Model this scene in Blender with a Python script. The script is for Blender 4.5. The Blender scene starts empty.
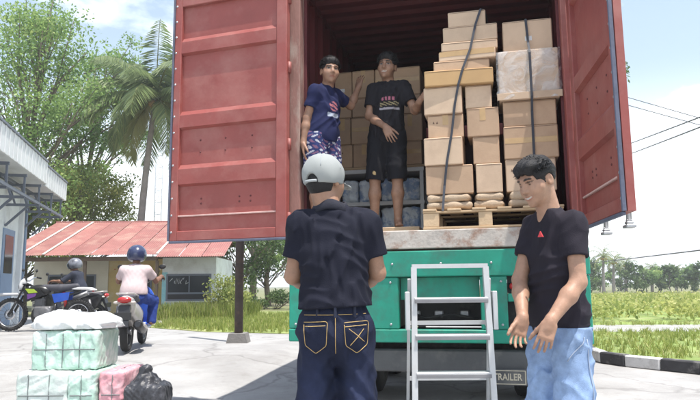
import bpy, bmesh, math, random
import numpy as np
from mathutils import Matrix, Vector
random.seed(7); rng = np.random.default_rng(11)
S = bpy.context.scene
C = S.collection
rad = math.radians

# ------------------------------------------------------------------ camera
EYE = Vector((0, 0, 1.08))
_p, _r = rad(7.878), rad(0.6075)
_f = Vector((0, math.cos(_p), math.sin(_p))); _u0 = Vector((0, -math.sin(_p), math.cos(_p))); _r0 = Vector((1, 0, 0))
_rt = _r0 * math.cos(_r) - _u0 * math.sin(_r); _up = _r0 * math.sin(_r) + _u0 * math.cos(_r)
cd = bpy.data.cameras.new('camera'); cam = bpy.data.objects.new('camera', cd); C.objects.link(cam)
cam.matrix_world = Matrix(((_rt.x, _up.x, -_f.x, EYE.x), (_rt.y, _up.y, -_f.y, EYE.y), (_rt.z, _up.z, -_f.z, EYE.z), (0, 0, 0, 1)))
cd.sensor_width = 36; cd.lens = 617.4 / 700 * 36; cd.clip_end = 3000; cd.clip_start = 0.05
S.camera = cam

# ------------------------------------------------------------------ sky, sun, exposure
SUN = Vector((0.20, -0.22, 1.0)).normalized()
sun_el = math.asin(SUN.z); sun_az = math.atan2(SUN.x, SUN.y)
w = bpy.data.worlds.new('World'); S.world = w; w.use_nodes = True
nt = w.node_tree; nt.nodes.clear()
def N(t, nt=nt, **kw):
    n = nt.nodes.new(t)
    for k, v in kw.items(): setattr(n, k, v)
    return n
out = N('ShaderNodeOutputWorld'); bg = N('ShaderNodeBackground'); sky = N('ShaderNodeTexSky')
sky.sky_type = 'NISHITA'; sky.sun_disc = False; sky.sun_elevation = sun_el; sky.sun_rotation = sun_az
sky.air_density = 1.5; sky.dust_density = 1.0; sky.ozone_density = 1.2; sky.altitude = 50
tc = N('ShaderNodeTexCoord'); sep = N('ShaderNodeSeparateXYZ'); nt.links.new(tc.outputs['Generated'], sep.inputs[0])
mp = N('ShaderNodeMapping'); mp.inputs['Scale'].default_value = (1.0, 1.0, 2.2); mp.inputs['Location'].default_value = (2.15, 0.4, 0.9)
nt.links.new(tc.outputs['Generated'], mp.inputs[0])
no = N('ShaderNodeTexNoise'); no.inputs['Scale'].default_value = 2.3; no.inputs['Detail'].default_value = 9; no.inputs['Roughness'].default_value = 0.55
nt.links.new(mp.outputs[0], no.inputs['Vector'])
cr = N('ShaderNodeMapRange'); cr.inputs['From Min'].default_value = 0.48; cr.inputs['From Max'].default_value = 0.66; cr.interpolation_type = 'SMOOTHSTEP'
nt.links.new(no.outputs['Fac'], cr.inputs['Value'])
# humid haze that whitens the sky towards the horizon, all the way round
hz = N('ShaderNodeMapRange'); hz.inputs['From Min'].default_value = 0.10; hz.inputs['From Max'].default_value = 0.32
hz.inputs['To Min'].default_value = 0.95; hz.inputs['To Max'].default_value = 0.12; hz.interpolation_type = 'SMOOTHSTEP'
nt.links.new(sep.outputs['Z'], hz.inputs['Value'])
mx = N('ShaderNodeMath', operation='MAXIMUM'); nt.links.new(cr.outputs[0], mx.inputs[0]); nt.links.new(hz.outputs[0], mx.inputs[1])
mix = N('ShaderNodeMix', data_type='RGBA'); nt.links.new(mx.outputs[0], mix.inputs['Factor'])
nt.links.new(sky.outputs[0], mix.inputs['A']); mix.inputs['B'].default_value = (10.5, 10.9, 11.3, 1)
nt.links.new(mix.outputs['Result'], bg.inputs['Color']); bg.inputs['Strength'].default_value = 0.12
nt.links.new(bg.outputs[0], out.inputs[0])
sl = bpy.data.lights.new('sun', 'SUN'); sl.energy = 4.2; sl.angle = rad(0.5); sl.color = (1, 0.95, 0.88)
so = bpy.data.objects.new('sun', sl); C.objects.link(so); so.rotation_euler = SUN.to_track_quat('Z', 'Y').to_euler()
S.view_settings.view_transform = 'Standard'; S.view_settings.look = 'None'; S.view_settings.exposure = 0.7; S.view_settings.gamma = 1
S.view_settings.use_curve_mapping = False
S.render.engine = 'CYCLES'; S.cycles.max_bounces = 8; S.cycles.diffuse_bounces = 5

# ------------------------------------------------------------------ object helpers
def tag(o, label=None, cat=None, group=None, kind=None):
    if label: o['label'] = label
    if cat: o['category'] = cat
    if group: o['group'] = group
    if kind: o['kind'] = kind
    return o
def empty(name, loc=(0, 0, 0), rz=0, label=None, cat=None, group=None):
    o = bpy.data.objects.new(name, None); C.objects.link(o); o.location = loc; o.rotation_euler = (0, 0, rz); o.empty_display_size = 0.1
    return tag(o, label, cat, group)
def link(name, me, parent=None, loc=None, rot=None):
    o = bpy.data.objects.new(name, me); C.objects.link(o)
    if parent: o.parent = parent
    if loc is not None: o.location = loc
    if rot is not None: o.rotation_euler = rot
    return o
def copy_tree(o, parent=None):
    c = o.copy(); C.objects.link(c); c.parent = parent
    for ch in list(o.children): copy_tree(ch, c)
    return c

# ------------------------------------------------------------------ materials
MATS = {}
def mat(name, col, rough=0.7, var=0.12, scale=6, bump=0.0, bscale=60, metal=0.0, dirt=None, damt=0.0, dscale=3, spec=0.5, vcol=False, rnd=0.0, trans=0.0, stretch=None, emit=None, coat=0.0, dlo=0.5, dhi=0.68):
    if name in MATS: return MATS[name]
    m = bpy.data.materials.new(name); m.use_nodes = True; t = m.node_tree; b = t.nodes['Principled BSDF']
    L = t.links.new
    tc = t.nodes.new('ShaderNodeTexCoord'); vec = tc.outputs['Object']
    oi = t.nodes.new('ShaderNodeObjectInfo')
    add = t.nodes.new('ShaderNodeVectorMath'); add.operation = 'ADD'
    sc = t.nodes.new('ShaderNodeVectorMath'); sc.operation = 'SCALE'; sc.inputs['Scale'].default_value = 37.0
    cmb = t.nodes.new('ShaderNodeCombineXYZ'); L(oi.outputs['Random'], cmb.inputs[0]); L(oi.outputs['Random'], cmb.inputs[1])
    L(cmb.outputs[0], sc.inputs[0]); L(vec, add.inputs[0]); L(sc.outputs[0], add.inputs[1]); vec = add.outputs[0]
    if stretch:
        mpn = t.nodes.new('ShaderNodeMapping'); mpn.inputs['Scale'].default_value = stretch; L(vec, mpn.inputs[0]); vec = mpn.outputs[0]
    n = t.nodes.new('ShaderNodeTexNoise'); n.inputs['Scale'].default_value = scale; n.inputs['Detail'].default_value = 6; n.inputs['Roughness'].default_value = 0.6; L(vec, n.inputs['Vector'])
    mr = t.nodes.new('ShaderNodeMapRange'); mr.inputs['From Min'].default_value = 0.3; mr.inputs['From Max'].default_value = 0.7
    mr.inputs['To Min'].default_value = 1 - var; mr.inputs['To Max'].default_value = 1 + var; L(n.outputs['Fac'], mr.inputs['Value'])
    val = mr.outputs[0]
    if rnd:
        r2 = t.nodes.new('ShaderNodeMapRange'); r2.inputs['To Min'].default_value = 1 - rnd; r2.inputs['To Max'].default_value = 1 + rnd; L(oi.outputs['Random'], r2.inputs['Value'])
        mu = t.nodes.new('ShaderNodeMath'); mu.operation = 'MULTIPLY'; L(val, mu.inputs[0]); L(r2.outputs[0], mu.inputs[1]); val = mu.outputs[0]
    mul = t.nodes.new('ShaderNodeVectorMath'); mul.operation = 'SCALE'; L(val, mul.inputs['Scale'])
    if vcol:
        at = t.nodes.new('ShaderNodeAttribute'); at.attribute_name = 'Col'; L(at.outputs['Color'], mul.inputs[0])
    else: mul.inputs[0].default_value = col[:3]
    cout = mul.outputs[0]
    if dirt:
        n2 = t.nodes.new('ShaderNodeTexNoise'); n2.inputs['Scale'].default_value = dscale; n2.inputs['Detail'].default_value = 8; n2.inputs['Roughness'].default_value = 0.65; L(vec, n2.inputs['Vector'])
        m2 = t.nodes.new('ShaderNodeMapRange'); m2.inputs['From Min'].default_value = dlo; m2.inputs['From Max'].default_value = dhi; m2.inputs['To Max'].default_value = damt; L(n2.outputs['Fac'], m2.inputs['Value'])
        mxx = t.nodes.new('ShaderNodeMix'); mxx.data_type = 'RGBA'; L(m2.outputs[0], mxx.inputs['Factor']); L(cout, mxx.inputs['A']); mxx.inputs['B'].default_value = (*dirt[:3], 1); cout = mxx.outputs['Result']
    L(cout, b.inputs['Base Color'])
    b.inputs['Roughness'].default_value = rough; b.inputs['Metallic'].default_value = metal; b.inputs['Specular IOR Level'].default_value = spec
    if coat: b.inputs['Coat Weight'].default_value = coat; b.inputs['Coat Roughness'].default_value = 0.15
    if trans:
        b.inputs['Transmission Weight'].default_value = trans
    if emit:
        b.inputs['Emission Color'].default_value = (*emit, 1); b.inputs['Emission Strength'].default_value = 1
    if bump:
        n3 = t.nodes.new('ShaderNodeTexNoise'); n3.inputs['Scale'].default_value = bscale; n3.inputs['Detail'].default_value = 4; L(vec, n3.inputs['Vector'])
        bp = t.nodes.new('ShaderNodeBump'); bp.inputs['Strength'].default_value = bump; bp.inputs['Distance'].default_value = 0.01; L(n3.outputs['Fac'], bp.inputs['Height']); L(bp.outputs[0], b.inputs['Normal'])
    MATS[name] = m
    return m
def leaf_mat(name, c1, c2, c3=None, transl=0.35):
    m = bpy.data.materials.new(name); m.use_nodes = True; t = m.node_tree; b = t.nodes['Principled BSDF']; L = t.links.new
    at = t.nodes.new('ShaderNodeAttribute'); at.attribute_name = 'Col'
    sp = t.nodes.new('ShaderNodeSeparateColor'); L(at.outputs['Color'], sp.inputs[0])
    ra = t.nodes.new('ShaderNodeValToRGB'); L(sp.outputs[0], ra.inputs[0])
    e = ra.color_ramp.elements; e[0].color = (*c1, 1); e[1].color = (*c2, 1); e[0].position = 0.1; e[1].position = 0.75
    if c3: x = e.new(0.97); x.color = (*c3, 1)
    L(ra.outputs[0], b.inputs['Base Color']); b.inputs['Roughness'].default_value = 0.5; b.inputs['Specular IOR Level'].default_value = 0.4
    tr = t.nodes.new('ShaderNodeBsdfTranslucent'); L(ra.outputs[0], tr.inputs[0])
    ms = t.nodes.new('ShaderNodeMixShader'); ms.inputs[0].default_value = transl; L(b.outputs[0], ms.inputs[1]); L(tr.outputs[0], ms.inputs[2])
    L(ms.outputs[0], t.nodes['Material Output'].inputs[0])
    MATS[name] = m
    return m

# ------------------------------------------------------------------ mesh builder
class MB:
    def __init__(s): s.v = []; s.f = []; s.smooth = []; s.m = Matrix.Identity(4)
    def add(s, vs, fs, sm=False):
        o = len(s.v); s.v += [tuple(s.m @ Vector(v)) for v in vs]; s.f += [tuple(i + o for i in f) for f in fs]; s.smooth += [sm] * len(fs); return s
    def box(s, lo, hi, ch=0.0):
        x0, y0, z0 = lo; x1, y1, z1 = hi
        if ch <= 0:
            v = [(x, y, z) for z in (z0, z1) for y in (y0, y1) for x in (x0, x1)]
            return s.add(v, [(0, 2, 3, 1), (4, 5, 7, 6), (0, 1, 5, 4), (2, 6, 7, 3), (0, 4, 6, 2), (1, 3, 7, 5)])
        c = min(ch, (x1 - x0) * .45, (y1 - y0) * .45, (z1 - z0) * .45)
        v = []; idx = {}
        for i, x in enumerate((x0, x1)):
            for j, y in enumerate((y0, y1)):
                for k, z in enumerate((z0, z1)):
                    sx, sy, sz = (1, -1)[i], (1, -1)[j], (1, -1)[k]
                    idx[i, j, k] = len(v)
                    v += [(x, y + sy * c, z + sz * c), (x + sx * c, y, z + sz * c), (x + sx * c, y + sy * c, z)]
        f = []
        for a in range(3):
            for e in (0, 1):
                q = []
                for (p, r) in ((0, 0), (1, 0), (1, 1), (0, 1)):
                    key = [0, 0, 0]; key[a] = e; key[(a + 1) % 3] = p; key[(a + 2) % 3] = r
                    q.append(idx[tuple(key)] + a)
                f.append(tuple(q) if e else tuple(q[::-1]))
        for a in range(3):          # edges along axis a
            for p in (0, 1):
                for r in (0, 1):
                    k0 = [0, 0, 0]; k0[(a + 1) % 3] = p; k0[(a + 2) % 3] = r; k1 = list(k0); k1[a] = 1
                    b1, b2 = (a + 1) % 3, (a + 2) % 3
                    q = (idx[tuple(k0)] + b1, idx[tuple(k1)] + b1, idx[tuple(k1)] + b2, idx[tuple(k0)] + b2)
                    f.append(q if (p ^ r) else q[::-1])
        for key, o in idx.items():
            q = (o, o + 1, o + 2); f.append(q if sum(key) % 2 == 1 else q[::-1])
        return s.add(v, f)
    def tube(s, pts, r, n=8, cap=True, sm=True):
        pts = [Vector(p) for p in pts]; k = len(pts)
        rs = r if hasattr(r, '__len__') else [r] * k
        rings = []; prev = None
        for i, p in enumerate(pts):
            t = (pts[min(i + 1, k - 1)] - pts[max(i - 1, 0)])
            t = t.normalized() if t.length > 1e-9 else Vector((0, 0, 1))
            if prev is None:
                a = Vector((0, 0, 1)) if abs(t.z) < .9 else Vector((1, 0, 0))
                u = (a - t * a.dot(t)).normalized()
            else:
                u = (prev - t * prev.dot(t)).normalized()
            prev = u; w_ = t.cross(u)
            rings.append([p + (u * math.cos(2 * math.pi * j / n) + w_ * math.sin(2 * math.pi * j / n)) * rs[i] for j in range(n)])
        v = [q for R in rings for q in R]; f = []
        for i in range(k - 1):
            for j in range(n):
                f.append((i * n + j, i * n + (j + 1) % n, (i + 1) * n + (j + 1) % n, (i + 1) * n + j))
        s.add(v, f, sm)
        if cap:
            o = len(s.v) - len(v)
            s.f += [tuple(o + j for j in range(n))[::-1], tuple(o + (k - 1) * n + j for j in range(n))]; s.smooth += [False, False]
        return s
    def bar(s, a, b, w_, h):     # rectangular bar a->b
        a, b = Vector(a), Vector(b); t = (b - a).normalized(); up = Vector((0, 0, 1)) if abs(t.z) < .9 else Vector((0, 1, 0))
        sd = t.cross(up).normalized(); u = sd.cross(t)
        v = [p + sd * (sx * w_ / 2) + u * (sz * h / 2) for p in (a, b) for (sx, sz) in ((-1, -1), (1, -1), (1, 1), (-1, 1))]
        return s.add(v, [(0, 3, 2, 1), (4, 5, 6, 7), (0, 1, 5, 4), (1, 2, 6, 5), (2, 3, 7, 6), (3, 0, 4, 7)][0:6])
    def lathe(s, prof, n=24, axis='z', sm=True, close=False):
        v = []; k = len(prof)
        for (r, h) in prof:
            for j in range(n):
                a = 2 * math.pi * j / n; x, y = r * math.cos(a), r * math.sin(a)
                v.append((x, y, h) if axis == 'z' else ((x, h, y) if axis == 'y' else (h, x, y)))
        f = []
        for i in range(k if close else k - 1):
            for j in range(n):
                q = (i * n + j, i * n + (j + 1) % n, ((i + 1) % k) * n + (j + 1) % n, ((i + 1) % k) * n + j)
                f.append(q if axis != 'y' else q[::-1])
        return s.add(v, f, sm)
    def prism(s, poly, y0, y1, axis='y'):     # poly of (x,z) extruded in y
        n = len(poly)
        if axis == 'y': v = [(x, y0, z) for x, z in poly] + [(x, y1, z) for x, z in poly]
        elif axis == 'x': v = [(y0, x, z) for x, z in poly] + [(y1, x, z) for x, z in poly]
        else: v = [(x, z, y0) for x, z in poly] + [(x, z, y1) for x, z in poly]
        f = [tuple(range(n)), tuple(range(n, 2 * n))[::-1]] + [(i, i + n, (i + 1) % n + n, (i + 1) % n) for i in range(n)]
        return s.add(v, f)
    def mesh(s, name, m, fixn=True):
        me = bpy.data.meshes.new(name); me.from_pydata(s.v, [], s.f)
        me.polygons.foreach_set('use_smooth', s.smooth)
        if m: me.materials.append(m)
        if fixn:
            bm = bmesh.new(); bm.from_mesh(me); bmesh.ops.recalc_face_normals(bm, faces=bm.faces); bm.to_mesh(me); bm.free()
        me.update(); return me
    def build(s, name, m, parent=None, loc=None, rot=None): return link(name, s.mesh(name, m), parent, loc, rot)
def B(lo, hi, name, m, parent=None, ch=0.004): return MB().box(lo, hi, ch).build(name, m, parent)

def quads_mesh(name, V, F, m, col=None, smooth=False):
    V = np.asarray(V, np.float32); F = np.asarray(F, np.int32); k = F.shape[1]
    me = bpy.data.meshes.new(name); me.vertices.add(len(V)); me.vertices.foreach_set('co', V.ravel())
    me.loops.add(F.size); me.loops.foreach_set('vertex_index', F.ravel())
    me.polygons.add(len(F)); me.polygons.foreach_set('loop_start', np.arange(0, F.size, k, dtype=np.int32)); me.polygons.foreach_set('loop_total', np.full(len(F), k, np.int32))
    if smooth: me.polygons.foreach_set('use_smooth', np.ones(len(F), bool))
    if col is not None:
        ca = me.color_attributes.new('Col', 'FLOAT_COLOR', 'POINT')
        c4 = np.ones((len(V), 4), np.float32); c4[:, :3] = col; ca.data.foreach_set('color', c4.ravel())
    if m: me.materials.append(m)
    me.update(calc_edges=True); me.validate(); return me

# ------------------------------------------------------------------ implicit surfaces (people, soft bundles, fairings)
class Sdf:
    def __init__(s, lo, hi, h):
        s.h = h; s.lo = np.array(lo, float); s.n = np.ceil((np.array(hi, float) - s.lo) / h).astype(int) + 1
        s.d = np.full(s.n, 0.5, np.float32)
        s.ax = [(s.lo[i] + h * np.arange(s.n[i])).astype(np.float32) for i in range(3)]
    def sub(s, lo, hi):
        i0 = np.clip(np.floor((np.array(lo) - s.lo) / s.h).astype(int), 0, s.n - 1); i1 = np.clip(np.ceil((np.array(hi) - s.lo) / s.h).astype(int) + 1, 1, s.n)
        sl = tuple(slice(a, max(b, a)) for a, b in zip(i0, i1))
        return sl, s.ax[0][sl[0]][:, None, None], s.ax[1][sl[1]][None, :, None], s.ax[2][sl[2]][None, None, :]
    def comb(s, sl, dd, k, op):
        a = s.d[sl]
        if a.size == 0: return
        if op == 'sub':
            dd = -dd
            if k > 0: h = np.maximum(k - np.abs(a - dd), 0) / k; s.d[sl] = np.maximum(a, dd) + h * h * k * .25
            else: s.d[sl] = np.maximum(a, dd)
        else:
            if k > 0: h = np.maximum(k - np.abs(a - dd), 0) / k; s.d[sl] = np.minimum(a, dd) - h * h * k * .25
            else: s.d[sl] = np.minimum(a, dd)
    def cone(s, a, b, ra, rb, k=.02, op='add', flat=None):
        a = np.array(a, float); b = np.array(b, float); m = max(ra, rb) + k + 2.5 * s.h
        sl, X, Y, Z = s.sub(np.minimum(a, b) - m, np.maximum(a, b) + m); ab = b - a; L2 = max(ab @ ab, 1e-9)
        t = np.clip(((X - a[0]) * ab[0] + (Y - a[1]) * ab[1] + (Z - a[2]) * ab[2]) / L2, 0, 1)
        d = np.sqrt((X - a[0] - t * ab[0]) ** 2 + (Y - a[1] - t * ab[1]) ** 2 + (Z - a[2] - t * ab[2]) ** 2) - (ra + (rb - ra) * t)
        s.comb(sl, d.astype(np.float32), k, op)
    def ell(s, c, r, M=None, k=.02, op='add'):
        c = np.array(c, float); r = np.array(r, float); m = r.max() + k + 2.5 * s.h
        sl, X, Y, Z = s.sub(c - m, c + m); x, y, z = X - c[0], Y - c[1], Z - c[2]
        if M is not None:
            M = np.array(M); x, y, z = (M[0, 0] * x + M[1, 0] * y + M[2, 0] * z, M[0, 1] * x + M[1, 1] * y + M[2, 1] * z, M[0, 2] * x + M[1, 2] * y + M[2, 2] * z)
        k0 = np.sqrt((x / r[0]) ** 2 + (y / r[1]) ** 2 + (z / r[2]) ** 2); k1 = np.sqrt((x / r[0] ** 2) ** 2 + (y / r[1] ** 2) ** 2 + (z / r[2] ** 2) ** 2)
        s.comb(sl, (k0 * (k0 - 1) / np.maximum(k1, 1e-6)).astype(np.float32), k, op)
    def rbox(s, c, r, rr, M=None, k=.0, op='add'):
        c = np.array(c, float); m = np.linalg.norm(r) + k + 2.5 * s.h
        sl, X, Y, Z = s.sub(c - m, c + m); x, y, z = X - c[0], Y - c[1], Z - c[2]
        if M is not None:
            M = np.array(M); x, y, z = (M[0, 0] * x + M[1, 0] * y + M[2, 0] * z, M[0, 1] * x + M[1, 1] * y + M[2, 1] * z, M[0, 2] * x + M[1, 2] * y + M[2, 2] * z)
        qx, qy, qz = np.abs(x) - r[0] + rr, np.abs(y) - r[1] + rr, np.abs(z) - r[2] + rr
        qx, qy, qz = np.broadcast_arrays(qx, qy, qz)
        d = np.sqrt(np.maximum(qx, 0) ** 2 + np.maximum(qy, 0) ** 2 + np.maximum(qz, 0) ** 2) + np.minimum(np.maximum(qx, np.maximum(qy, qz)), 0) - rr
        s.comb(sl, d.astype(np.float32), k, op)
    def plane(s, p, n, k=0.0):       # keep the side opposite to n
        n = np.array(n, float); n /= np.linalg.norm(n)
        d = ((s.ax[0][:, None, None] - p[0]) * n[0] + (s.ax[1][None, :, None] - p[1]) * n[1] + (s.ax[2][None, None, :] - p[2]) * n[2]).astype(np.float32)
        s.d = np.maximum(s.d, d)
    def warp(s, fn, band=0.05):      # add a displacement near the surface
        i = np.where(np.abs(s.d) < band)
        s.d[i] += fn(s.ax[0][i[0]], s.ax[1][i[1]], s.ax[2][i[2]]).astype(np.float32)
    def mesh(s, name, m, col=None):
        d = s.d.copy(); d[0] = d[-1] = .5; d[:, 0] = d[:, -1] = .5; d[:, :, 0] = d[:, :, -1] = .5
        ins = d < 0; nx, ny, nz = d.shape
        cnt = np.zeros((nx - 1, ny - 1, nz - 1), np.int8)
        for a in (0, 1):
            for b in (0, 1):
                for c in (0, 1): cnt += ins[a:nx - 1 + a, b:ny - 1 + b, c:nz - 1 + c]
        I, J, K = np.where((cnt > 0) & (cnt < 8)); n = len(I)
        vid = np.full(cnt.shape, -1, np.int32); vid[I, J, K] = np.arange(n)
        acc = np.zeros((n, 3)); num = np.zeros(n)
        cor = [(a, b, c) for a in (0, 1) for b in (0, 1) for c in (0, 1)]
        val = {q: d[I + q[0], J + q[1], K + q[2]] for q in cor}
        for q in cor:
            for ax in range(3):
                if q[ax] == 0:
                    q2 = list(q); q2[ax] = 1; q2 = tuple(q2); v0, v1 = val[q], val[q2]; mk = (v0 < 0) != (v1 < 0)
                    t = np.where(mk, v0 / np.where(mk, v0 - v1, 1), 0); p = np.tile(np.array(q, float), (n, 1)); p[:, ax] += t
                    acc += p * mk[:, None]; num += mk
        V = (np.stack([I, J, K], 1) + acc / num[:, None]) * s.h + s.lo
        Fs = []
        for ax in range(3):
            u, w_ = (ax + 1) % 3, (ax + 2) % 3
            a0 = [slice(None)] * 3; a1 = [slice(None)] * 3; a0[ax] = slice(0, -1); a1[ax] = slice(1, None)
            ch = ins[tuple(a0)] != ins[tuple(a1)]; E = np.array(np.where(ch)); ins0 = ins[tuple(a0)][tuple(E)]
            def cid(du, dw): e = E.copy(); e[u] += du; e[w_] += dw; return vid[e[0], e[1], e[2]]
            q = np.stack([cid(-1, -1), cid(0, -1), cid(0, 0), cid(-1, 0)], 1)
            q[~ins0] = q[~ins0][:, ::-1]; Fs.append(q)
        F = np.concatenate(Fs); F = F[(F >= 0).all(1)]
        lab = np.arange(len(V)); A = F[:, [0, 1, 2]].ravel(); Bq = F[:, [1, 2, 3]].ravel()      # drop stray islands
        for _ in range(400):
            old = lab.copy(); mn = np.minimum(lab[A], lab[Bq]); np.minimum.at(lab, A, mn); np.minimum.at(lab, Bq, mn); lab = lab[lab]; lab = lab[lab]
            if (lab == old).all(): break
        cnt_ = np.bincount(lab, minlength=len(V)); F = F[cnt_[lab[F[:, 0]]] > .04 * len(V)]
        us = np.unique(F); rm = np.full(len(V), -1); rm[us] = np.arange(len(us)); V = V[us]; F = rm[F]
        return quads_mesh(name, V, F, m, None if col is None else col(V), True)
    def build(s, name, m, parent=None, col=None): return link(name, s.mesh(name, m, col), parent)

def ss(a, b, x): t = min(max((x - a) / (b - a), 0), 1); return t * t * (3 - 2 * t)
def hgt(x, y):                                  # the yard climbs a little to the left and rear
    xa = -0.75 + 0.23 * (y - 5.34)
    return 0.2 * ss(6, 9, y) * (1 - ss(xa - 1.4, xa, x))
YAW = rad(13.078); CO = Vector((-0.5335, 5.343, 0))
CW = Vector((math.cos(YAW), -math.sin(YAW), 0)); CD = Vector((math.sin(YAW), math.cos(YAW), 0))
def cpt(a, b, z): return CO + CW * a + CD * b + Vector((0, 0, z))     # a point in the container's frame

# ================================================================== ground
M_earth = mat('dry_grass_ground', (0.16, 0.17, 0.07), .95, .3, .6, .6, 8, dirt=(0.30, 0.26, 0.17), damt=.7, dscale=.25)
M_yard = mat('pale_concrete', (0.37, 0.365, 0.36), .9, .16, 1.2, .5, 45, dirt=(0.24, 0.23, 0.22), damt=.7, dscale=.7, dlo=.45, dhi=.7)
M_verge = mat('verge_grass', (0.20, 0.27, 0.07), .95, .35, 1.5, .7, 14, dirt=(0.38, 0.37, 0.18), damt=.6, dscale=.7)
M_path = mat('pale_path', (0.33, 0.325, 0.30), .9, .12, 2, .3, 30)
# hairline cracks and slab joints worn into the concrete
_t = M_yard.node_tree; _pb = _t.nodes['Principled BSDF']; _src = _pb.inputs['Base Color'].links[0].from_socket
_tc = _t.nodes.new('ShaderNodeTexCoord'); _vo = _t.nodes.new('ShaderNodeTexVoronoi'); _vo.feature = 'DISTANCE_TO_EDGE'; _vo.inputs['Scale'].default_value = .55
_nw = _t.nodes.new('ShaderNodeTexNoise'); _nw.inputs['Scale'].default_value = 1.3; _nw.inputs['Detail'].default_value = 5; _t.links.new(_tc.outputs['Object'], _nw.inputs['Vector'])
_va = _t.nodes.new('ShaderNodeVectorMath'); _va.operation = 'MULTIPLY_ADD'; _va.inputs[1].default_value = (.9, .9, .9); _t.links.new(_nw.outputs['Color'], _va.inputs[0]); _t.links.new(_tc.outputs['Object'], _va.inputs[2]); _t.links.new(_va.outputs[0], _vo.inputs['Vector'])
_mr = _t.nodes.new('ShaderNodeMapRange'); _mr.inputs['From Max'].default_value = .022; _mr.inputs['To Min'].default_value = .55; _mr.inputs['To Max'].default_value = 0; _t.links.new(_vo.outputs['Distance'], _mr.inputs['Value'])
_m1 = _t.nodes.new('ShaderNodeMix'); _m1.data_type = 'RGBA'; _t.links.new(_mr.outputs[0], _m1.inputs['Factor']); _t.links.new(_src, _m1.inputs['A']); _m1.inputs['B'].default_value = (.16, .155, .15, 1)
_n2 = _t.nodes.new('ShaderNodeTexNoise'); _n2.inputs['Scale'].default_value = 5; _n2.inputs['Detail'].default_value = 10; _n2.inputs['Roughness'].default_value = .75; _t.links.new(_tc.outputs['Object'], _n2.inputs['Vector'])
_r2 = _t.nodes.new('ShaderNodeMapRange'); _r2.inputs['From Min'].default_value = .52; _r2.inputs['From Max'].default_value = .70; _r2.inputs['To Max'].default_value = .5; _t.links.new(_n2.outputs['Fac'], _r2.inputs['Value'])
_m2 = _t.nodes.new('ShaderNodeMix'); _m2.data_type = 'RGBA'; _t.links.new(_r2.outputs[0], _m2.inputs['Factor']); _t.links.new(_m1.outputs['Result'], _m2.inputs['A']); _m2.inputs['B'].default_value = (.22, .205, .19, 1); _t.links.new(_m2.outputs['Result'], _pb.inputs['Base Color'])
gx = np.concatenate([np.linspace(-420, -20, 9), np.arange(-16, 9, .5), np.linspace(12, 420, 10)])
gy = np.concatenate([np.linspace(-80, -10, 4), np.arange(-6, 26, .5), np.linspace(30, 700, 12)])
def sheet(name, xs, ys, dz, m, kind='structure'):
    X, Y = np.meshgrid(xs, ys, indexing='ij'); Z = np.vectorize(hgt)(X, Y) + dz
    V = np.stack([X, Y, Z], -1).reshape(-1, 3); nx, ny = len(xs), len(ys)
    i, j = np.meshgrid(np.arange(nx - 1), np.arange(ny - 1), indexing='ij'); a = (i * ny + j).ravel()
    return tag(link(name, quads_mesh(name, V, np.stack([a, a + ny, a + ny + 1, a + 1], 1), m, smooth=True)), kind=kind)
sheet('ground', gx, gy, -0.03, M_earth)
yard = sheet('yard_pavement', gx[(gx >= -16) & (gx <= 8)], gy[(gy >= -6) & (gy <= 20)], 0.0, M_yard)
def flat(name, pts, z0, z1, m): 
    o = MB().prism(pts, z0, z1, 'z').build(name, m); return tag(o, kind='structure')
KL = [(8.4, 1.4), (6.15, 4.55), (4.07, 7.435), (3.52, 8.2), (3.36, 8.6), (3.40, 9.1), (3.75, 10.6), (5.2, 16.0), (9, 31)]      # kerb line
flat('grass_verge', [(x + .13, y + .02) for x, y in KL] + [(60, 31), (60, -4), (12, -4)], 0.006, 0.125, M_verge)
flat('footpath', [(4.55, 12.4), (30, 10.2), (30, 11.9), (5.1, 14.4)], 0.10, 0.131, M_path)
flat('lawn_patch', [(-4.6, 14.0), (-2.9, 12.4), (-1.2, 11.7), (.6, 11.9), (1.6, 14), (2.2, 22), (-9.5, 22), (-8.5, 19.6), (-4.8, 19.4)], 0.0, .212, mat('lawn', (0.22, 0.27, 0.08), .95, .35, 1.2, .7, 14, dirt=(0.42, 0.38, 0.22), damt=.7, dscale=.6))
flat('far_road', [(-16, 28.5), (6, 29.5), (6, 33), (-16, 32)], -.02, .035, M_path)
# kerb stones, painted alternately
kerb = tag(empty('kerb'), kind='structure')
M_kb = mat('kerb_black', (0.045, 0.045, 0.05), .85, .25, 8, .4, 40, dirt=(.35, .34, .32), damt=.5, dscale=5)
M_kw = mat('kerb_white', (0.62, 0.62, 0.62), .85, .12, 8, .4, 40, dirt=(.2, .19, .18), damt=.6, dscale=5)
kk = 0
for (x0, y0), (x1, y1) in zip(KL[:-1], KL[1:]):
    L = math.hypot(x1 - x0, y1 - y0); n = max(1, round(L / .42)); an = math.atan2(y1 - y0, x1 - x0)
    for i in range(n):
        if kk > 46: break
        t = (i + .5) / n; l = L / n - .008
        me = MB().box((-l / 2, -.13, 0), (l / 2, 0, .15 + random.uniform(-.006, .006)), .014).mesh('kerb_stone', M_kb if kk % 2 else M_kw)
        link('kerb_stone', me, kerb, (x0 + (x1 - x0) * t, y0 + (y1 - y0) * t, 0.002), (0, random.uniform(-.01, .01), an + random.uniform(-.015, .015))); kk += 1

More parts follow.
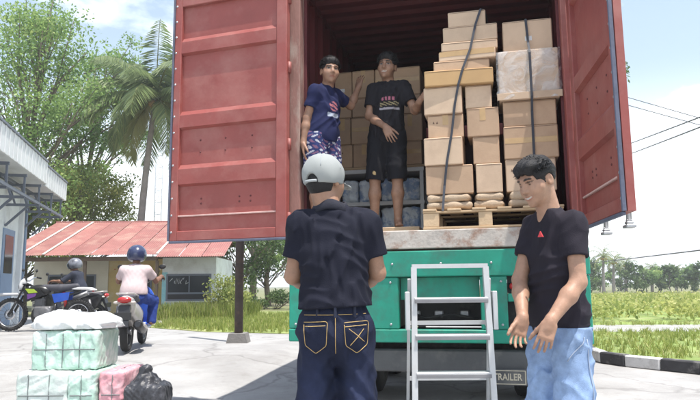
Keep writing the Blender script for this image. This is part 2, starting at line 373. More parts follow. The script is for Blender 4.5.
# ================================================================== shipping container
M_red = mat('container_red', (0.27, 0.064, 0.055), .55, .12, 3, .15, 25, dirt=(0.36, 0.15, 0.13), damt=.7, dscale=2.6, dlo=.46, dhi=.72)
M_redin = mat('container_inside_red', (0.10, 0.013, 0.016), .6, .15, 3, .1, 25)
M_rust = mat('rusty_steel', (0.46, 0.42, 0.38), .8, .2, 8, .4, 40, dirt=(0.26, 0.14, 0.09), damt=.75, dscale=9, dlo=.50, dhi=.66)
M_gask = mat('door_gasket', (0.10, 0.11, 0.16), .7, .2, 8, .2, 50)
M_plank = mat('container_floor_wood', (0.16, 0.10, 0.065), .8, .3, 4, .3, 60, stretch=(8, 1, 1))
M_galv = mat('galvanised_steel', (0.42, 0.43, 0.45), .45, .15, 12, .1, 60, metal=.7)
con = empty('shipping_container', cpt(0, 0, 1.36), -YAW, 'red steel shipping container open at the rear, on the green trailer', 'container')
CL = 6.06
def corr(name, n, pitch, dep, fn, m):
    prof = []
    for i in range(n):
        b = i * pitch; prof += [(b, 0), (b + pitch * .3, 0), (b + pitch * .5, dep), (b + pitch * .8, dep)]
    prof.append((n * pitch, 0)); v = []; f = []
    for (b, d) in prof: v += [fn(b, d, 0), fn(b, d, 1)]
    for i in range(len(prof) - 1): f.append((2 * i, 2 * i + 1, 2 * i + 3, 2 * i + 2))
    mb = MB(); mb.add(v, f); return mb.build(name, m, con)
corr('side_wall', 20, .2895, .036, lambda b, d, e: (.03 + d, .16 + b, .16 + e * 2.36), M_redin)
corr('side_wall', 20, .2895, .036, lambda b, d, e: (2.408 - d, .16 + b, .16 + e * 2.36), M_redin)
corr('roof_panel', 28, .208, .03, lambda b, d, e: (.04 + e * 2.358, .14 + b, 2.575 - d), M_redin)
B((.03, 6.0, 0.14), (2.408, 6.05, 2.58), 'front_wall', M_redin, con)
for a in (0.0, 2.338):
    B((a, 0, .15), (a + .10, .13, 2.47), 'corner_post', mat('worn_red_post', (.24, .12, .10), .8, .2, 8, .4, 40, dirt=(.40, .33, .28), damt=.7, dscale=7, stretch=(1, 1, .35)) if a == 0 else M_red, con, .006)
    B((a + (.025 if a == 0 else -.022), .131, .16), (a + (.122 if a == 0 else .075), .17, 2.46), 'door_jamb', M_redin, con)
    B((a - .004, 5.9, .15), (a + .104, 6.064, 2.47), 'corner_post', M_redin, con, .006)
B((.102, 0.01, 2.44), (2.336, .12, 2.56), 'header', M_red, con)
B((0.0, 0.0, 0.015), (2.438, .14, .168), 'rear_sill', M_rust, con, .008)
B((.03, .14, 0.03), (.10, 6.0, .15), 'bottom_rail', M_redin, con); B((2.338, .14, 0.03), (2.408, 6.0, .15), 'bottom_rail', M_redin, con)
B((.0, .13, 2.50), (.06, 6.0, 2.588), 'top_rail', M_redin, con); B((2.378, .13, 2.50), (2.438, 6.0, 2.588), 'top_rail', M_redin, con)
for a in (-.006, 2.272):
    for z in (0.0, 2.472):
        B((a, -.006, z), (a + .172, .165, z + .118), 'corner_casting', M_rust if z == 0 else M_red, con, .012)
for i in range(8):
    B((.102 + i * .2795, .142, .12), (.102 + i * .2795 + .275, 5.99, .168 + random.uniform(-.001, .001)), 'floor_plank', M_plank, con, .003)
def door(hx, hy, ang, s):
    # local x runs from the hinge to the free edge, the inner face looks towards s*y
    Wd, H0, H1 = 1.165, .134, 2.475
    base = MB().box((0.02, -.016 if s > 0 else -.012, H0 + .02), (Wd - .02, .012 if s > 0 else .016, H1 - .02)).build('door', M_red, con, (hx, hy, 0), (0, 0, ang))
    def stile(x0, x1, z0, z1, name='door_frame', m=M_red, y=.05, o=-.026, ch=.006):
        lo, hi = sorted((s * o, s * y)); return MB().box((x0, lo, z0), (x1, hi, z1), ch).build(name, m, base)
    stile(0, .10, H0, H1); stile(Wd - .075, Wd, H0, H1)
    stile(.101, Wd - .076, H0, H0 + .09); stile(.101, Wd - .076, H1 - .10, H1)
    for z0, z1 in ((.655, .795), (1.19, 1.305), (1.91, 2.02)):      # raised pressed rails with sloping shoulders
        sh = .045; y0, y1 = s * .013, s * .046
        pr_ = [(y0, z0 - sh * .4), (y1, z0), (y1, z1), (y0, z1 + sh)]
        MB().prism(pr_, .101, Wd - .076, 'x').build('pressed_rail', M_red, base)
    stile(.03, Wd - .03, .355, .369, 'lashing_strip', mat('worn_pale_paint', (.55, .36, .33), .7, .2, 10), .034, .012, .003)
    # rubber seals round the leaf
    g = MB(); lo, hi = sorted((s * .034, s * .060))
    g.box((Wd + .001, lo, H0), (Wd + .018, hi, H1), .004); g.box((.0, lo, H0 - .022), (Wd, hi, H0 - .001), .004); g.build('rubber_seal', M_gask, base)
    lo, hi = sorted((s * -.02, s * .029)); MB().box((Wd + .001, lo, H0), (Wd + .016, hi, H1), .002).build('edge_strip', M_red, base)
    rv = MB().lathe([(0.001, .006), (.008, .005), (.011, 0)], 8); rme = rv.mesh('rivet', M_galv); rmd = MB().lathe([(0.001, .004), (.007, .0035), (.009, 0)], 8).mesh('rivet', mat('dark_rivet', (.12, .03, .03), .7))
    for i in range(15): link('rivet', rme, base, (Wd - .018, s * .0505, H0 + .08 + i * .155), (rad(-90 * s), 0, 0))
    for z in (.30, .345):
        for x in (.36, .47, .86): link('rivet', rmd, base, (x, s * .0135, z + .17), (rad(-90 * s), 0, 0))
    for z in (.95, 1.06):
        for x in (.35, .62, .88): link('rivet', rmd, base, (x, s * .0135, z), (rad(-90 * s), 0, 0))
    for x in (.33, .88):                                                # lock rods on the outer face
        zc = 0 if s < 0 else .09
        r = MB().tube([(x, -s * .062, H0 - .03 + zc), (x, -s * .062, H1 + .04)], .017, 10).build('lock_rod', M_galv, base)
        c = MB().box((x - .045, -s * .062 - .03, H0 - .075), (x + .045, -s * .062 + .03, H0 - .055), .004).box((x - .014, -s * .062 - .018, H0 - .056), (x + .014, -s * .062 + .018, H0 - .02), .004)
        c.box((x - .028, -s * .062 - .022, H0 - .05), (x + .028, -s * .062 + .022, H0 - .035), .004); c.build('lock_cam', M_galv, base, (0, 0, zc))
        for z in (.35, .9, 1.5, 2.2): 
            lo, hi = sorted((-s * .027, -s * .085)); MB().box((x - .03, lo, z), (x + .03, hi, z + .06), .006).build('rod_bracket', M_galv, base)
    lo, hi = sorted((-s * .08, -s * .10)); MB().box((.33, lo, .98), (.88, hi, 1.01), .006).build('door_handle', M_galv, base)
    for z in (.25, .9, 1.6, 2.25):
        MB().tube([(-.004, 0, z), (-.004, 0, z + .1)], .02, 10).build('hinge', M_red, base)
    return base
door(0.012, -.05, rad(174.43), 1)
door(2.426, -.05, rad(-85.16), -1)

# ================================================================== trailer
M_green = mat('trailer_green', (0.008, 0.25, 0.17), .5, .15, 4, .1, 30, dirt=(.04, .13, .10), damt=.8, dscale=5, dlo=.48, dhi=.7)
M_black = mat('chassis_black', (0.025, 0.026, 0.028), .7, .3, 6, .2, 40, dirt=(.16, .14, .12), damt=.5, dscale=4)
M_dkgrey = mat('bumper_grey', (0.075, 0.078, 0.082), .55, .2, 5, .1, 40, dirt=(.2, .19, .18), damt=.5, dscale=4)
M_rubber = mat('black_rubber', (0.02, 0.02, 0.021), .8, .2, 10, .3, 60, dirt=(.12, .11, .10), damt=.4, dscale=5)
M_redlens = mat('red_lens', (0.45, 0.02, 0.02), .2, .05, 5, coat=.5); M_amber = mat('pale_lens', (.6, .55, .5), .2, .05, 5, coat=.5)
M_white = mat('white_paint', (.72, .73, .74), .5, .06, 6)
tr = empty('semi_trailer', cpt(0, 0, 0), -YAW, 'green rear frame of a semi trailer under the container, black bumper and wheels', 'trailer')
def T(lo, hi, name, m, ch=.006, par=tr): return B(lo, hi, name, m, par, ch)
T((-.005, .0, 1.145), (2.445, .12, 1.358), 'rear_crossbeam', M_green, .008)
T((.0, .012, .722), (.945, .11, 1.143), 'rear_panel', M_green, .008)
T((1.605, .012, .722), (1.815, .11, 1.143), 'rear_panel', M_green, .008)
T((2.07, .012, .722), (2.44, .11, 1.143), 'rear_panel', M_green, .008)
T((.0, .004, .615), (2.44, .115, .72), 'lower_crossbeam', M_green, .008)
bm_ = MB().lathe([(.001, -.008), (.009, -.008), (.011, 0)], 6, 'y').mesh('bolt', M_galv)
for a in (.06, .30, .60, .88, 1.64, 1.77, 2.12, 2.38):
    for z in (.76, 1.10): link('bolt', bm_, tr, (a, .0115, z))
for a in (.15, .5, .9, 1.3, 1.7, 2.1, 2.35): link('bolt', bm_, tr, (a, -.0005, 1.25))
T((.95, .10, .955), (1.60, .13, 1.142), 'recessed_panel', M_green, .004)
T((.95, .40, .722), (1.60, .43, .955), 'inner_bulkhead', M_black, .004)
T((1.818, .02, .94), (2.067, .108, 1.004), 'lamp_shelf', M_green, .004)
T((1.818, .09, 1.006), (2.067, .11, 1.142), 'pocket_back', M_black, .002); T((1.818, .20, .722), (2.067, .22, .938), 'pocket_back', M_black, .002)
for i, (a, m) in enumerate(((1.86, M_redlens), (1.93, M_redlens), (2.0, M_amber))):
    l = MB(); l.lathe([(.001, -.035), (.024, -.03), (.029, -.01), (.029, .02)], 14, 'y'); o = l.build('tail_lamp', m, tr, (a, .07, 1.06))
for a in (1.0, 1.2, 1.42): T((a, .36, .80), (a + .08, .40, .86), 'air_valve', M_galv, .01)
MB().tube([(.98, .3, .84), (1.15, .27, .80), (1.35, .3, .83), (1.58, .28, .79)], .012, 8).build('air_hose', M_rubber, tr)
for a in (.55, 1.65): T((a, .116, .62), (a + .14, 6.2, 1.14), 'chassis_rail', M_black, .004)
for b in (.9, 2.2, 3.6, 5.2): T((.0, b, 1.15), (2.44, b + .12, 1.355), 'cross_member', M_green, .006)
T((.10, .08, .375), (2.34, .18, .555), 'bumper', M_dkgrey, .012)
for a in (.40, 1.95): T((a, .10, .556), (a + .1, .17, .614), 'bumper_bracket', M_black, .004)
for a in (.08, 1.97): T((a, .5, .13), (a + .42, .512, .60), 'mudflap', M_rubber, .003)
T((2.05, .185, .10), (2.43, .197, .60), 'mudflap', M_rubber, .003)
pl = T((1.642, .03, .295), (1.935, .05, .418), 'plate', M_dkgrey, .003); T((1.70, .051, .33), (1.72, .10, .40), 'plate_bracket', M_black); T((1.85, .051, .33), (1.87, .10, .40), 'plate_bracket', M_black)
M_letter = mat('faded_cream_lettering', (.55, .50, .38), .6, .15, 20)
def text(s, size, m, parent, loc, rot, name='lettering', sx=1.0, bold=0.0):
    cu = bpy.data.curves.new('t', 'FONT'); cu.body = s; cu.size = size; cu.align_x = 'CENTER'; cu.align_y = 'CENTER'; cu.extrude = .0008; cu.offset = bold
    ob = bpy.data.objects.new('t', cu); C.objects.link(ob); dg = bpy.context.evaluated_depsgraph_get(); me = bpy.data.meshes.new_from_object(ob.evaluated_get(dg))
    bpy.data.objects.remove(ob); bpy.data.curves.remove(cu); me.materials.clear(); me.materials.append(m); me.name = name
    o = link(name, me, parent, loc, rot); o.scale = (sx, 1, 1); return o
text('TRAILER', .072, M_letter, pl, (1.7885, .028, .3565), (rad(90), 0, 0), sx=.82, bold=.0012)
bd = MB()
for lo, hi in (((1.650, .026, .303), (1.927, .0285, .309)), ((1.650, .026, .404), (1.927, .0285, .410)), ((1.650, .026, .3095), (1.656, .0285, .4035)), ((1.921, .026, .3095), (1.927, .0285, .4035))): bd.box(lo, hi)
bd.build('plate_border', M_letter, pl)
# wheels
def wheel_parts(parent, a0, b):
    tyre = MB().lathe([(.30, 0), (.44, .005), (.49, .03), (.50, .07), (.50, .19), (.49, .23), (.44, .255), (.30, .26), (.30, .13)], 32, 'x', close=True)
    wt = link('wheel', tyre.mesh('wheel', M_rubber), parent, (a0, b, .502))
    MB().lathe([(.02, .05), (.12, .04), (.15, .09), (.25, .10), (.30, .03), (.305, .02), (.305, .24), (.28, .2), (.02, .2)], 24, 'x').build('rim', M_galv, wt)
for b in (1.35, 2.65):
    for a in (.02, .32, 1.86, 2.16): wheel_parts(tr, a, b)
    T((.1, b - .06, .44), (2.34, b + .06, .56), 'axle', M_black, .02)
    for a in (.6, 1.72): T((a, b - .35, .56), (a + .08, b + .35, .62), 'leaf_spring', M_black, .01)
for a in (.5, 1.84):
    T((a - .05, 5.3, .12), (a + .07, 5.42, 1.1), 'landing_leg', M_dkgrey, .01); T((a - .12, 5.22, .0), (a + .14, 5.5, .12), 'landing_foot', M_dkgrey, .01)

# ================================================================== step ladder
M_alu = mat('ladder_aluminium', (.55, .56, .57), .45, .1, 8, metal=.3, dirt=(.4, .38, .36), damt=.4, dscale=8)
la = empty('step_ladder', (0.715, 4.50, 0), rad(-2), 'white aluminium step ladder standing at the rear of the green trailer', 'ladder')
for sx in (-1, 1):
    MB().bar((sx * .278, -.06, 0.012), (sx * .258, 0, 1.205), .040, .05).build('front_rail', M_alu, la)
    MB().bar((sx * .305, .42, 0.012), (sx * .290, .05, 1.12), .022, .035).build('rear_leg', M_alu, la)
    MB().box((sx * .31 - .016, -.05, .76), (sx * .31 + .016, .04, 1.03), .004).build('hinge_bracket', M_alu, la)
    for p, nm in (((sx * .278, -.06), 'rubber_foot'), ((sx * .305, .42), 'rubber_foot')): MB().box((p[0] - .02, p[1] - .03, 0), (p[0] + .02, p[1] + .03, .05), .004).build(nm, M_rubber, la)
for z, y in ((.19, -.05), (.455, -.035), (.715, -.025), (.972, -.015)):
    MB().box((-.262, y - .04, z - .016), (.262, y + .07, z + .016), .004).build('tread', M_alu, la)
    MB().box((-.26, y - .047, z - .022), (.26, y - .041, z + .004), .002).build('tread_edge', mat('tread_dark', (.2, .2, .21), .6), la)
MB().bar((-.272, 0, 1.212), (.272, 0, 1.212), .05, .03).build('top_rail', M_alu, la)
MB().bar((-.295, .30, .38), (.295, .30, .38), .02, .03).build('rear_brace', M_alu, la); MB().bar((-.29, .16, .80), (.29, .16, .80), .02, .03).build('rear_brace', M_alu, la)

# ================================================================== cargo
M_card = mat('cardboard', (0.46, 0.318, 0.212), .85, .09, 3, .08, 80, rnd=.12, dirt=(.33, .21, .14), damt=.4, dscale=4)
M_card2 = mat('pale_cardboard', (0.56, 0.42, 0.30), .85, .09, 3, .08, 80, rnd=.1, dirt=(.40, .28, .2), damt=.4, dscale=4)
M_tape = mat('brown_tape', (0.50, 0.33, 0.16), .3, .1, 10, .05, 50)
M_dark_edge = mat('carton_seam', (0.16, 0.10, 0.07), .9)
M_wood = mat('pallet_wood', (0.50, 0.36, 0.22), .85, .2, 3, .3, 50, stretch=(1, 6, 6), rnd=.12)
M_wood2 = mat('pallet_wood_face', (0.52, 0.38, 0.24), .85, .2, 3, .3, 50, rnd=.12)
def carton(label, a0, a1, z0, z1, b0, dep, group, m=M_card, yaw=0, tape=1, seam=True):
    w_, h = a1 - a0 - .004, z1 - z0 - .002
    o = MB(); x, y = w_ / 2, dep
    # slightly bulged sides, pressed edges
    v = []; n = 5; bl = .006
    o.box((-x, 0, 0), (x, dep, h), .007)
    root = o.build('carton', m, None, cpt((a0 + a1) / 2, b0, z0 + .001), (0, 0, -YAW + rad(yaw)))
    tag(root, label, 'carton', group)
    if tape == 1:
        t = MB(); t.box((-.024, -.0018, h * .55), (.024, -.0002, h - .006)); t.box((-.024, .006, h + .0002), (.024, dep - .006, h + .0018)); t.build('tape', M_tape, root)
    elif tape == 2:
        MB().box((-x + .007, -.0018, h * .47), (x - .007, -.0002, h * .47 + .045)).build('tape', M_tape, root)
    if tape != 2 and h > .16:        # small paper label and stamped arrows
        q = random.Random(label); lx = q.uniform(-x * .5, x * .25); lz = q.uniform(h * .18, h * .42)
        if q.random() < .12: MB().box((lx, -.0017, lz), (lx + .055, -.0002, lz + .04)).build('paper_label', MATS['white_paint'], root)
        if q.random() < .06:
            g = MB(); ax_ = -x + .04
            for k_ in (0, .03): g.prism([(ax_ + k_, h * .62), (ax_ + k_ + .018, h * .62), (ax_ + k_ + .009, h * .62 + .022)], -.0015, -.0002)
            g.build('stamped_arrows', M_dark_edge, root)
    if seam:
        MB().box((-x + .008, -.0014, h - .0125), (x - .008, -.0002, h - .0095)).build('flap_seam', M_dark_edge, root)
    return root
GA = 'cartons strapped on the pallet'
for lab, a0, a1, z0, z1, b0, dep, yw, tp, m in [
    ('topmost small pale carton on the left strapped stack', 1.414, 1.74, 3.305, 3.447, .14, .30, 1, 0, M_card2),
    ('flat pale carton second from the top of left strapped stack', 1.367, 1.833, 3.16, 3.305, .12, .36, -1, 0, M_card2),
    ('thin flat carton third from the top of left strapped stack', 1.35, 1.83, 3.078, 3.16, .11, .36, 1.5, 0, M_card2),
    ('thin flat carton fourth from the top of left strapped stack', 1.326, 1.81, 2.992, 3.078, .10, .36, -2, 2, M_card2),
    ('thin flat carton fifth from the top of left strapped stack', 1.28, 1.757, 2.902, 2.992, .10, .36, 2, 0, M_card),
    ('wide flat tan carton bridging the two left stacks', 1.20, 1.784, 2.764, 2.902, .07, .40, 2.5, 0, mat('tan_cardboard', (.48, .31, .15), .85, .1, 3, rnd=.05)),
    ('square carton just under the wide flat tan carton, on left', 1.187, 1.515, 2.522, 2.764, .09, .34, -1, 0, M_card2),
    ('carton under the top square one in the leftmost column', 1.215, 1.52, 2.318, 2.522, .11, .34, 1, 1, M_card),
    ('carton second from the bottom of the leftmost pallet column', 1.178, 1.505, 2.078, 2.318, .08, .36, -2, 0, M_card2),
    ('wide bottom carton of the leftmost pallet column', 1.186, 1.583, 1.832, 2.078, .10, .36, 0, 0, M_card),
    ('small top carton of the narrow middle pallet column', 1.54, 1.762, 2.56, 2.763, .12, .34, 1, 0, M_card2),
    ('taped carton second from the top of the narrow middle column', 1.546, 1.814, 2.312, 2.56, .11, .34, -1, 1, M_card),
    ('carton second from the bottom of the narrow middle column', 1.588, 1.808, 2.078, 2.312, .12, .34, 1, 0, M_card),
    ('bottom carton of the narrow middle pallet column', 1.604, 1.821, 1.832, 2.078, .11, .34, -1, 0, M_card2),
    ('top carton of the right stack, half in the shade of the roof', 1.874, 2.282, 3.035, 3.313, .15, .36, 0, 0, M_card2),
    ('carton directly under the plastic wrapped box, right stack', 1.848, 2.278, 2.382, 2.60, .13, .38, 0, 0, M_card),
    ('carton second from the bottom of the right pallet stack', 1.843, 2.28, 2.105, 2.382, .12, .38, 0, 2, M_card),
    ('bottom carton of the right pallet stack behind the young man', 1.847, 2.25, 1.832, 2.105, .13, .38, 0, 0, M_card2)]:
    carton(lab, a0, a1, z0, z1, b0, dep, GA, m, yw, tp)
# big carton under clear film
big = carton('large carton wrapped in glossy clear plastic film on the right stack', 1.822, 2.315, 2.602, 3.033, .11, .42, GA, M_card2, 0, 0, False)
fm = bpy.data.materials.new('clear_film'); fm.use_nodes = True; _t = fm.node_tree; _b = _t.nodes['Principled BSDF']
_b.inputs['Base Color'].default_value = (.85, .86, .87, 1); _b.inputs['Roughness'].default_value = .18
_tr = _t.nodes.new('ShaderNodeBsdfTransparent'); _mx = _t.nodes.new('ShaderNodeMixShader'); _nz = _t.nodes.new('ShaderNodeTexNoise'); _nz.inputs['Scale'].default_value = 7; _nz.inputs['Detail'].default_value = 5; _nz.inputs['Distortion'].default_value = 1.5
_tcx = _t.nodes.new('ShaderNodeTexCoord'); _t.links.new(_tcx.outputs['Object'], _nz.inputs['Vector'])
_mr = _t.nodes.new('ShaderNodeMapRange'); _mr.inputs['From Min'].default_value = .35; _mr.inputs['From Max'].default_value = .65; _mr.inputs['To Min'].default_value = .08; _mr.inputs['To Max'].default_value = .5; _t.links.new(_nz.outputs['Fac'], _mr.inputs['Value'])
_bp = _t.nodes.new('ShaderNodeBump'); _bp.inputs['Strength'].default_value = .6; _bp.inputs['Distance'].default_value = .02; _t.links.new(_nz.outputs['Fac'], _bp.inputs['Height']); _t.links.new(_bp.outputs[0], _b.inputs['Normal'])
_t.links.new(_mr.outputs[0], _mx.inputs[0]); _t.links.new(_tr.outputs[0], _mx.inputs[1]); _t.links.new(_b.outputs[0], _mx.inputs[2]); _t.links.new(_mx.outputs[0], _t.nodes['Material Output'].inputs[0])
def film(parent, x, y0, y1, z0, z1, seed):
    r = np.random.default_rng(seed); n, mz = 26, 14; v = []; f = []
    per = [(-x, y0), (x, y0), (x, y1), (-x, y1)]
    seg = [(i / n) for i in range(n)]
    pts = []
    for s_ in range(4):
        (xa, ya), (xb, yb) = per[s_], per[(s_ + 1) % 4]
        k = 10 if s_ % 2 == 0 else 7
        for i in range(k): pts.append((xa + (xb - xa) * i / k, ya + (yb - ya) * i / k, (s_, i)))
    k = len(pts); off = r.normal(0, 1, (mz + 1, k)) 
    for j in range(mz + 1):
        z = z0 + (z1 - z0) * j / mz
        for i, (px, py, _) in enumerate(pts):
            nx_, ny_ = (0, -1) if py == y0 and abs(px) < x else ((1, 0) if px == x else ((0, 1) if py == y1 else (-1, 0)))
            d = .004 + abs(off[j, i]) * .006
            v.append((px + nx_ * d, py + ny_ * d, z))
    for j in range(mz):
        for i in range(k): f.append((j * k + i, j * k + (i + 1) % k, (j + 1) * k + (i + 1) % k, (j + 1) * k + i))
    mb = MB(); mb.add(v, f, True); return mb.build('plastic_film', fm, parent)
film(big, .249, -.004, .424, .004, .427, 3)
lip = MB(); lip.box((-.262, -.018, 0.001), (.262, -.0135, .06), .002); lip.build('film_edge', M_card2, big)
# woven bundles lying on the pallet under the cartons
M_sack = mat('woven_sack', (0.46, 0.36, 0.26), .8, .15, 6, .5, 90, dirt=(.3, .2, .12), damt=.5, dscale=6)
def bundle(label, a, hw, b0, dep, z0, h):
    root = empty('flattened_sack_bundle', cpt(a, b0 + dep / 2, z0), -YAW, label, 'sack', 'sacks between pallet and cartons')
    for i in range(2):
        s = Sdf((-hw - .03, -dep / 2 - .03, -.03), (hw + .03, dep / 2 + .03, h + .03), .008)
        s.rbox((0, 0, h * (.26 + .49 * i)), (hw - .01 * i, dep / 2 - .005, h * .255), h * .25)
        sd = random.random() * 9
        s.warp(lambda x, y, z: .004 * np.sin(38 * x + 3 * np.sin(20 * y + sd)) + .003 * np.sin(60 * y + 25 * x + sd), .03)
        s.build('sack', M_sack, root)
    return root
bundle('flattened woven sacks under the leftmost carton column on the pallet', 1.375, .19, .09, .4, 1.702, .129)
bundle('flattened woven sacks under the narrow middle carton column', 1.705, .125, .10, .38, 1.702, .129)
bundle('flattened woven sacks under the right carton stack', 2.05, .19, .10, .4, 1.702, .129)
# pallet
pa = empty('wooden_pallet', cpt(1.165, .03, 1.53), -YAW, 'wooden pallet carrying the strapped cartons at the container sill', 'pallet')
for x0, x1 in ((0, .13), (.45, .56), (.99, 1.11)):
    for y in (.0, .40, .80): B((x0, y, .021), (x1, y + .10, .135), 'block', M_wood2, pa)
for y in (0, .40, .80): B((-.004, y - .004, .1355), (1.114, y + .104, .152), 'stringer_board', M_wood, pa, .003)
for y in (-.008, .403, .803): B((-.003, y, .0015), (1.113, y + .11, .0205), 'bottom_board', M_wood, pa, .003)
for i in range(6): B((-.002 + i * .2015, -.012, .1525), (-.002 + i * .2015 + .112, .912, .170), 'deck_board', M_wood2, pa, .003)
# straps
M_strap = mat('black_strap', (0.03, 0.035, 0.05), .6, .1, 20)
def strap(label, pts):
    mb = MB(); P = [cpt(*p) for p in pts]
    v = []; 
    for p in P: v += [p - CW * .010, p + CW * .010]
    mb.add(v, [(2 * i, 2 * i + 1, 2 * i + 3, 2 * i + 2) for i in range(len(P) - 1)])
    me = mb.mesh('cargo_strap', M_strap); o = link('cargo_strap', me)
    sm = o.modifiers.new('thick', 'SOLIDIFY'); sm.thickness = .003; sm.offset = 0
    return tag(o, label, 'strap', 'straps over the pallet cargo')
strap('black strap slanting down over the left carton stack', [(1.75, .44, 3.452), (1.735, .2, 3.453), (1.70, .13, 3.448), (1.65, .112, 3.30), (1.60, .085, 3.08), (1.53, .064, 2.90), (1.49, .058, 2.764), (1.455, .068, 2.6), (1.42, .072, 2.35), (1.372, .066, 2.1), (1.345, .075, 1.9), (1.33, .02, 1.70), (1.33, .012, 1.68)])
strap('black strap hanging straight down over the right carton stack', [(2.06, .50, 3.318), (2.065, .2, 3.318), (2.07, .142, 3.316), (2.08, .125, 3.1), (2.085, .088, 3.0), (2.085, .085, 2.62), (2.082, .112, 2.5), (2.08, .112, 2.1), (2.075, .115, 1.9), (2.07, .02, 1.70), (2.07, .012, 1.68)])
# white rack with blue packs, cartons on it
M_rack = mat('rack_white', (.62, .63, .64), .5, .1, 6)
rk = empty('storage_rack', cpt(.14, 1.10, 1.53), -YAW, 'white metal rack at the left side inside the container', 'rack')
for x in (0, .42, .88):
    for y in (0, .44): B((x, y, 0), (x + .04, y + .04, .74), 'upright', M_rack, rk)
for z in (.06, .36, .70): 
    B((-.004, -.006, z), (.926, -.001, z + .04), 'front_rail', M_rack, rk, .001); B((.0, .042, z + .005), (.92, .438, z + .035), 'shelf', M_rack, rk, .002)
B((-.01, -.012, .7415), (.93, .49, .765), 'top_deck', M_wood, rk)
M_pack = mat('blue_clear_packs', (.66, .72, .78), .25, .2, 9, .4, 30, dirt=(.16, .28, .52), damt=.8, dscale=8, dlo=.48, dhi=.58)
k = 0
for zi, z in enumerate((.0965, .3965)):
    for x0, x1 in ((.045, .23), (.235, .415), (.465, .67), (.675, .875)):
        s = Sdf((x0 - .02, .02, z - .02), (x1 + .02, .42, z + .29), .011)
        s.rbox(((x0 + x1) / 2, .21, z + .125), ((x1 - x0) / 2 - .004, .165, .122), .035)
        s.warp(lambda x, y, zz: .005 * np.cos(x * 90) * np.cos(y * 90) + .003 * np.sin(zz * 70 + x * 30), .03)
        me = s.mesh('wrapped_pack', M_pack); o = link('wrapped_pack', me, None, cpt(.14, 1.10, 1.53), (0, 0, -YAW))
        tag(o, 'blue and clear wrapped pack, %s from left, on the white rack\'s %s shelf' % (['first', 'second', 'third', 'fourth'][k % 4], ['lower', 'upper'][zi]), 'pack', 'packs on the rack'); k += 1
GB = 'cartons on the white rack'
rows = [(2.297, 2.548, [(.13, .32), (.325, .56), (.565, 1.05)]), (2.55, 2.838, [(.13, .30), (.305, .535), (.54, .80), (.805, 1.06)]), (2.84, 3.045, [(.135, .315), (.32, .56), (.565, 1.05)]), (3.047, 3.35, [(.13, .318), (.322, .565), (.57, 1.05)])]
rn = ['bottom', 'second', 'third', 'top']; cn = ['left', 'second from left', 'third from left', 'fourth from left']
for i, (z0, z1, cols) in enumerate(rows):
    for j, (a0, a1) in enumerate(cols):
        carton('%s carton in the %s row above the white rack' % (['leftmost', 'middle', 'right-hand', 'far right'][j] if len(cols) == 3 else ['leftmost', 'second', 'third', 'far right'][j], rn[i]), a0, a1, z0, z1, 1.11 + random.uniform(0, .02), .42, GB, M_card, 0, (i + j) % 3)
bo = MB().box((-.3, -.16, 0), (.3, .16, .058), .006).build('wooden_board', M_wood2, None, cpt(.80, .47, 1.5305), (0, 0, -YAW)); tag(bo, 'thick wooden board under the barefoot man in black shorts', 'board')

# ================================================================== people
V3 = lambda *a: np.array(a, float)
def nrm(v): v = np.array(v, float); return v / np.linalg.norm(v)
M_skin = mat('skin', (1, 1, 1), .5, .15, 26, .14, 160, vcol=True, spec=.4)
_sb = M_skin.node_tree.nodes['Principled BSDF']; _sb.inputs['Subsurface Weight'].default_value = .12; _sb.inputs['Subsurface Radius'].default_value = (.02, .008, .004); _sb.inputs['Subsurface Scale'].default_value = .3
M_cloth = mat('cotton_cloth', (1, 1, 1), .85, .08, 9, .25, 260, vcol=True, spec=.25)
M_denim = mat('denim', (1, 1, 1), .85, .16, 30, .35, 320, vcol=True, spec=.2)
M_hair = mat('black_hair', (0.011, 0.010, 0.011), .55, .3, 60, .5, 220, spec=.35)
SKIN = (0.31, 0.175, 0.115)
def frame(fwd, up=(0, 0, 1)):      # columns: x=right side of viewer-independent frame, y=back, z=up ; -y is forward
    f = nrm(fwd); u = np.array(up, float); u = nrm(u - f * (u @ f)); x = np.cross(f, u) * -1   # person's left = u x f
    x = np.cross(u, f)
    return np.stack([x, -f, u], 1)  # local x = person's left
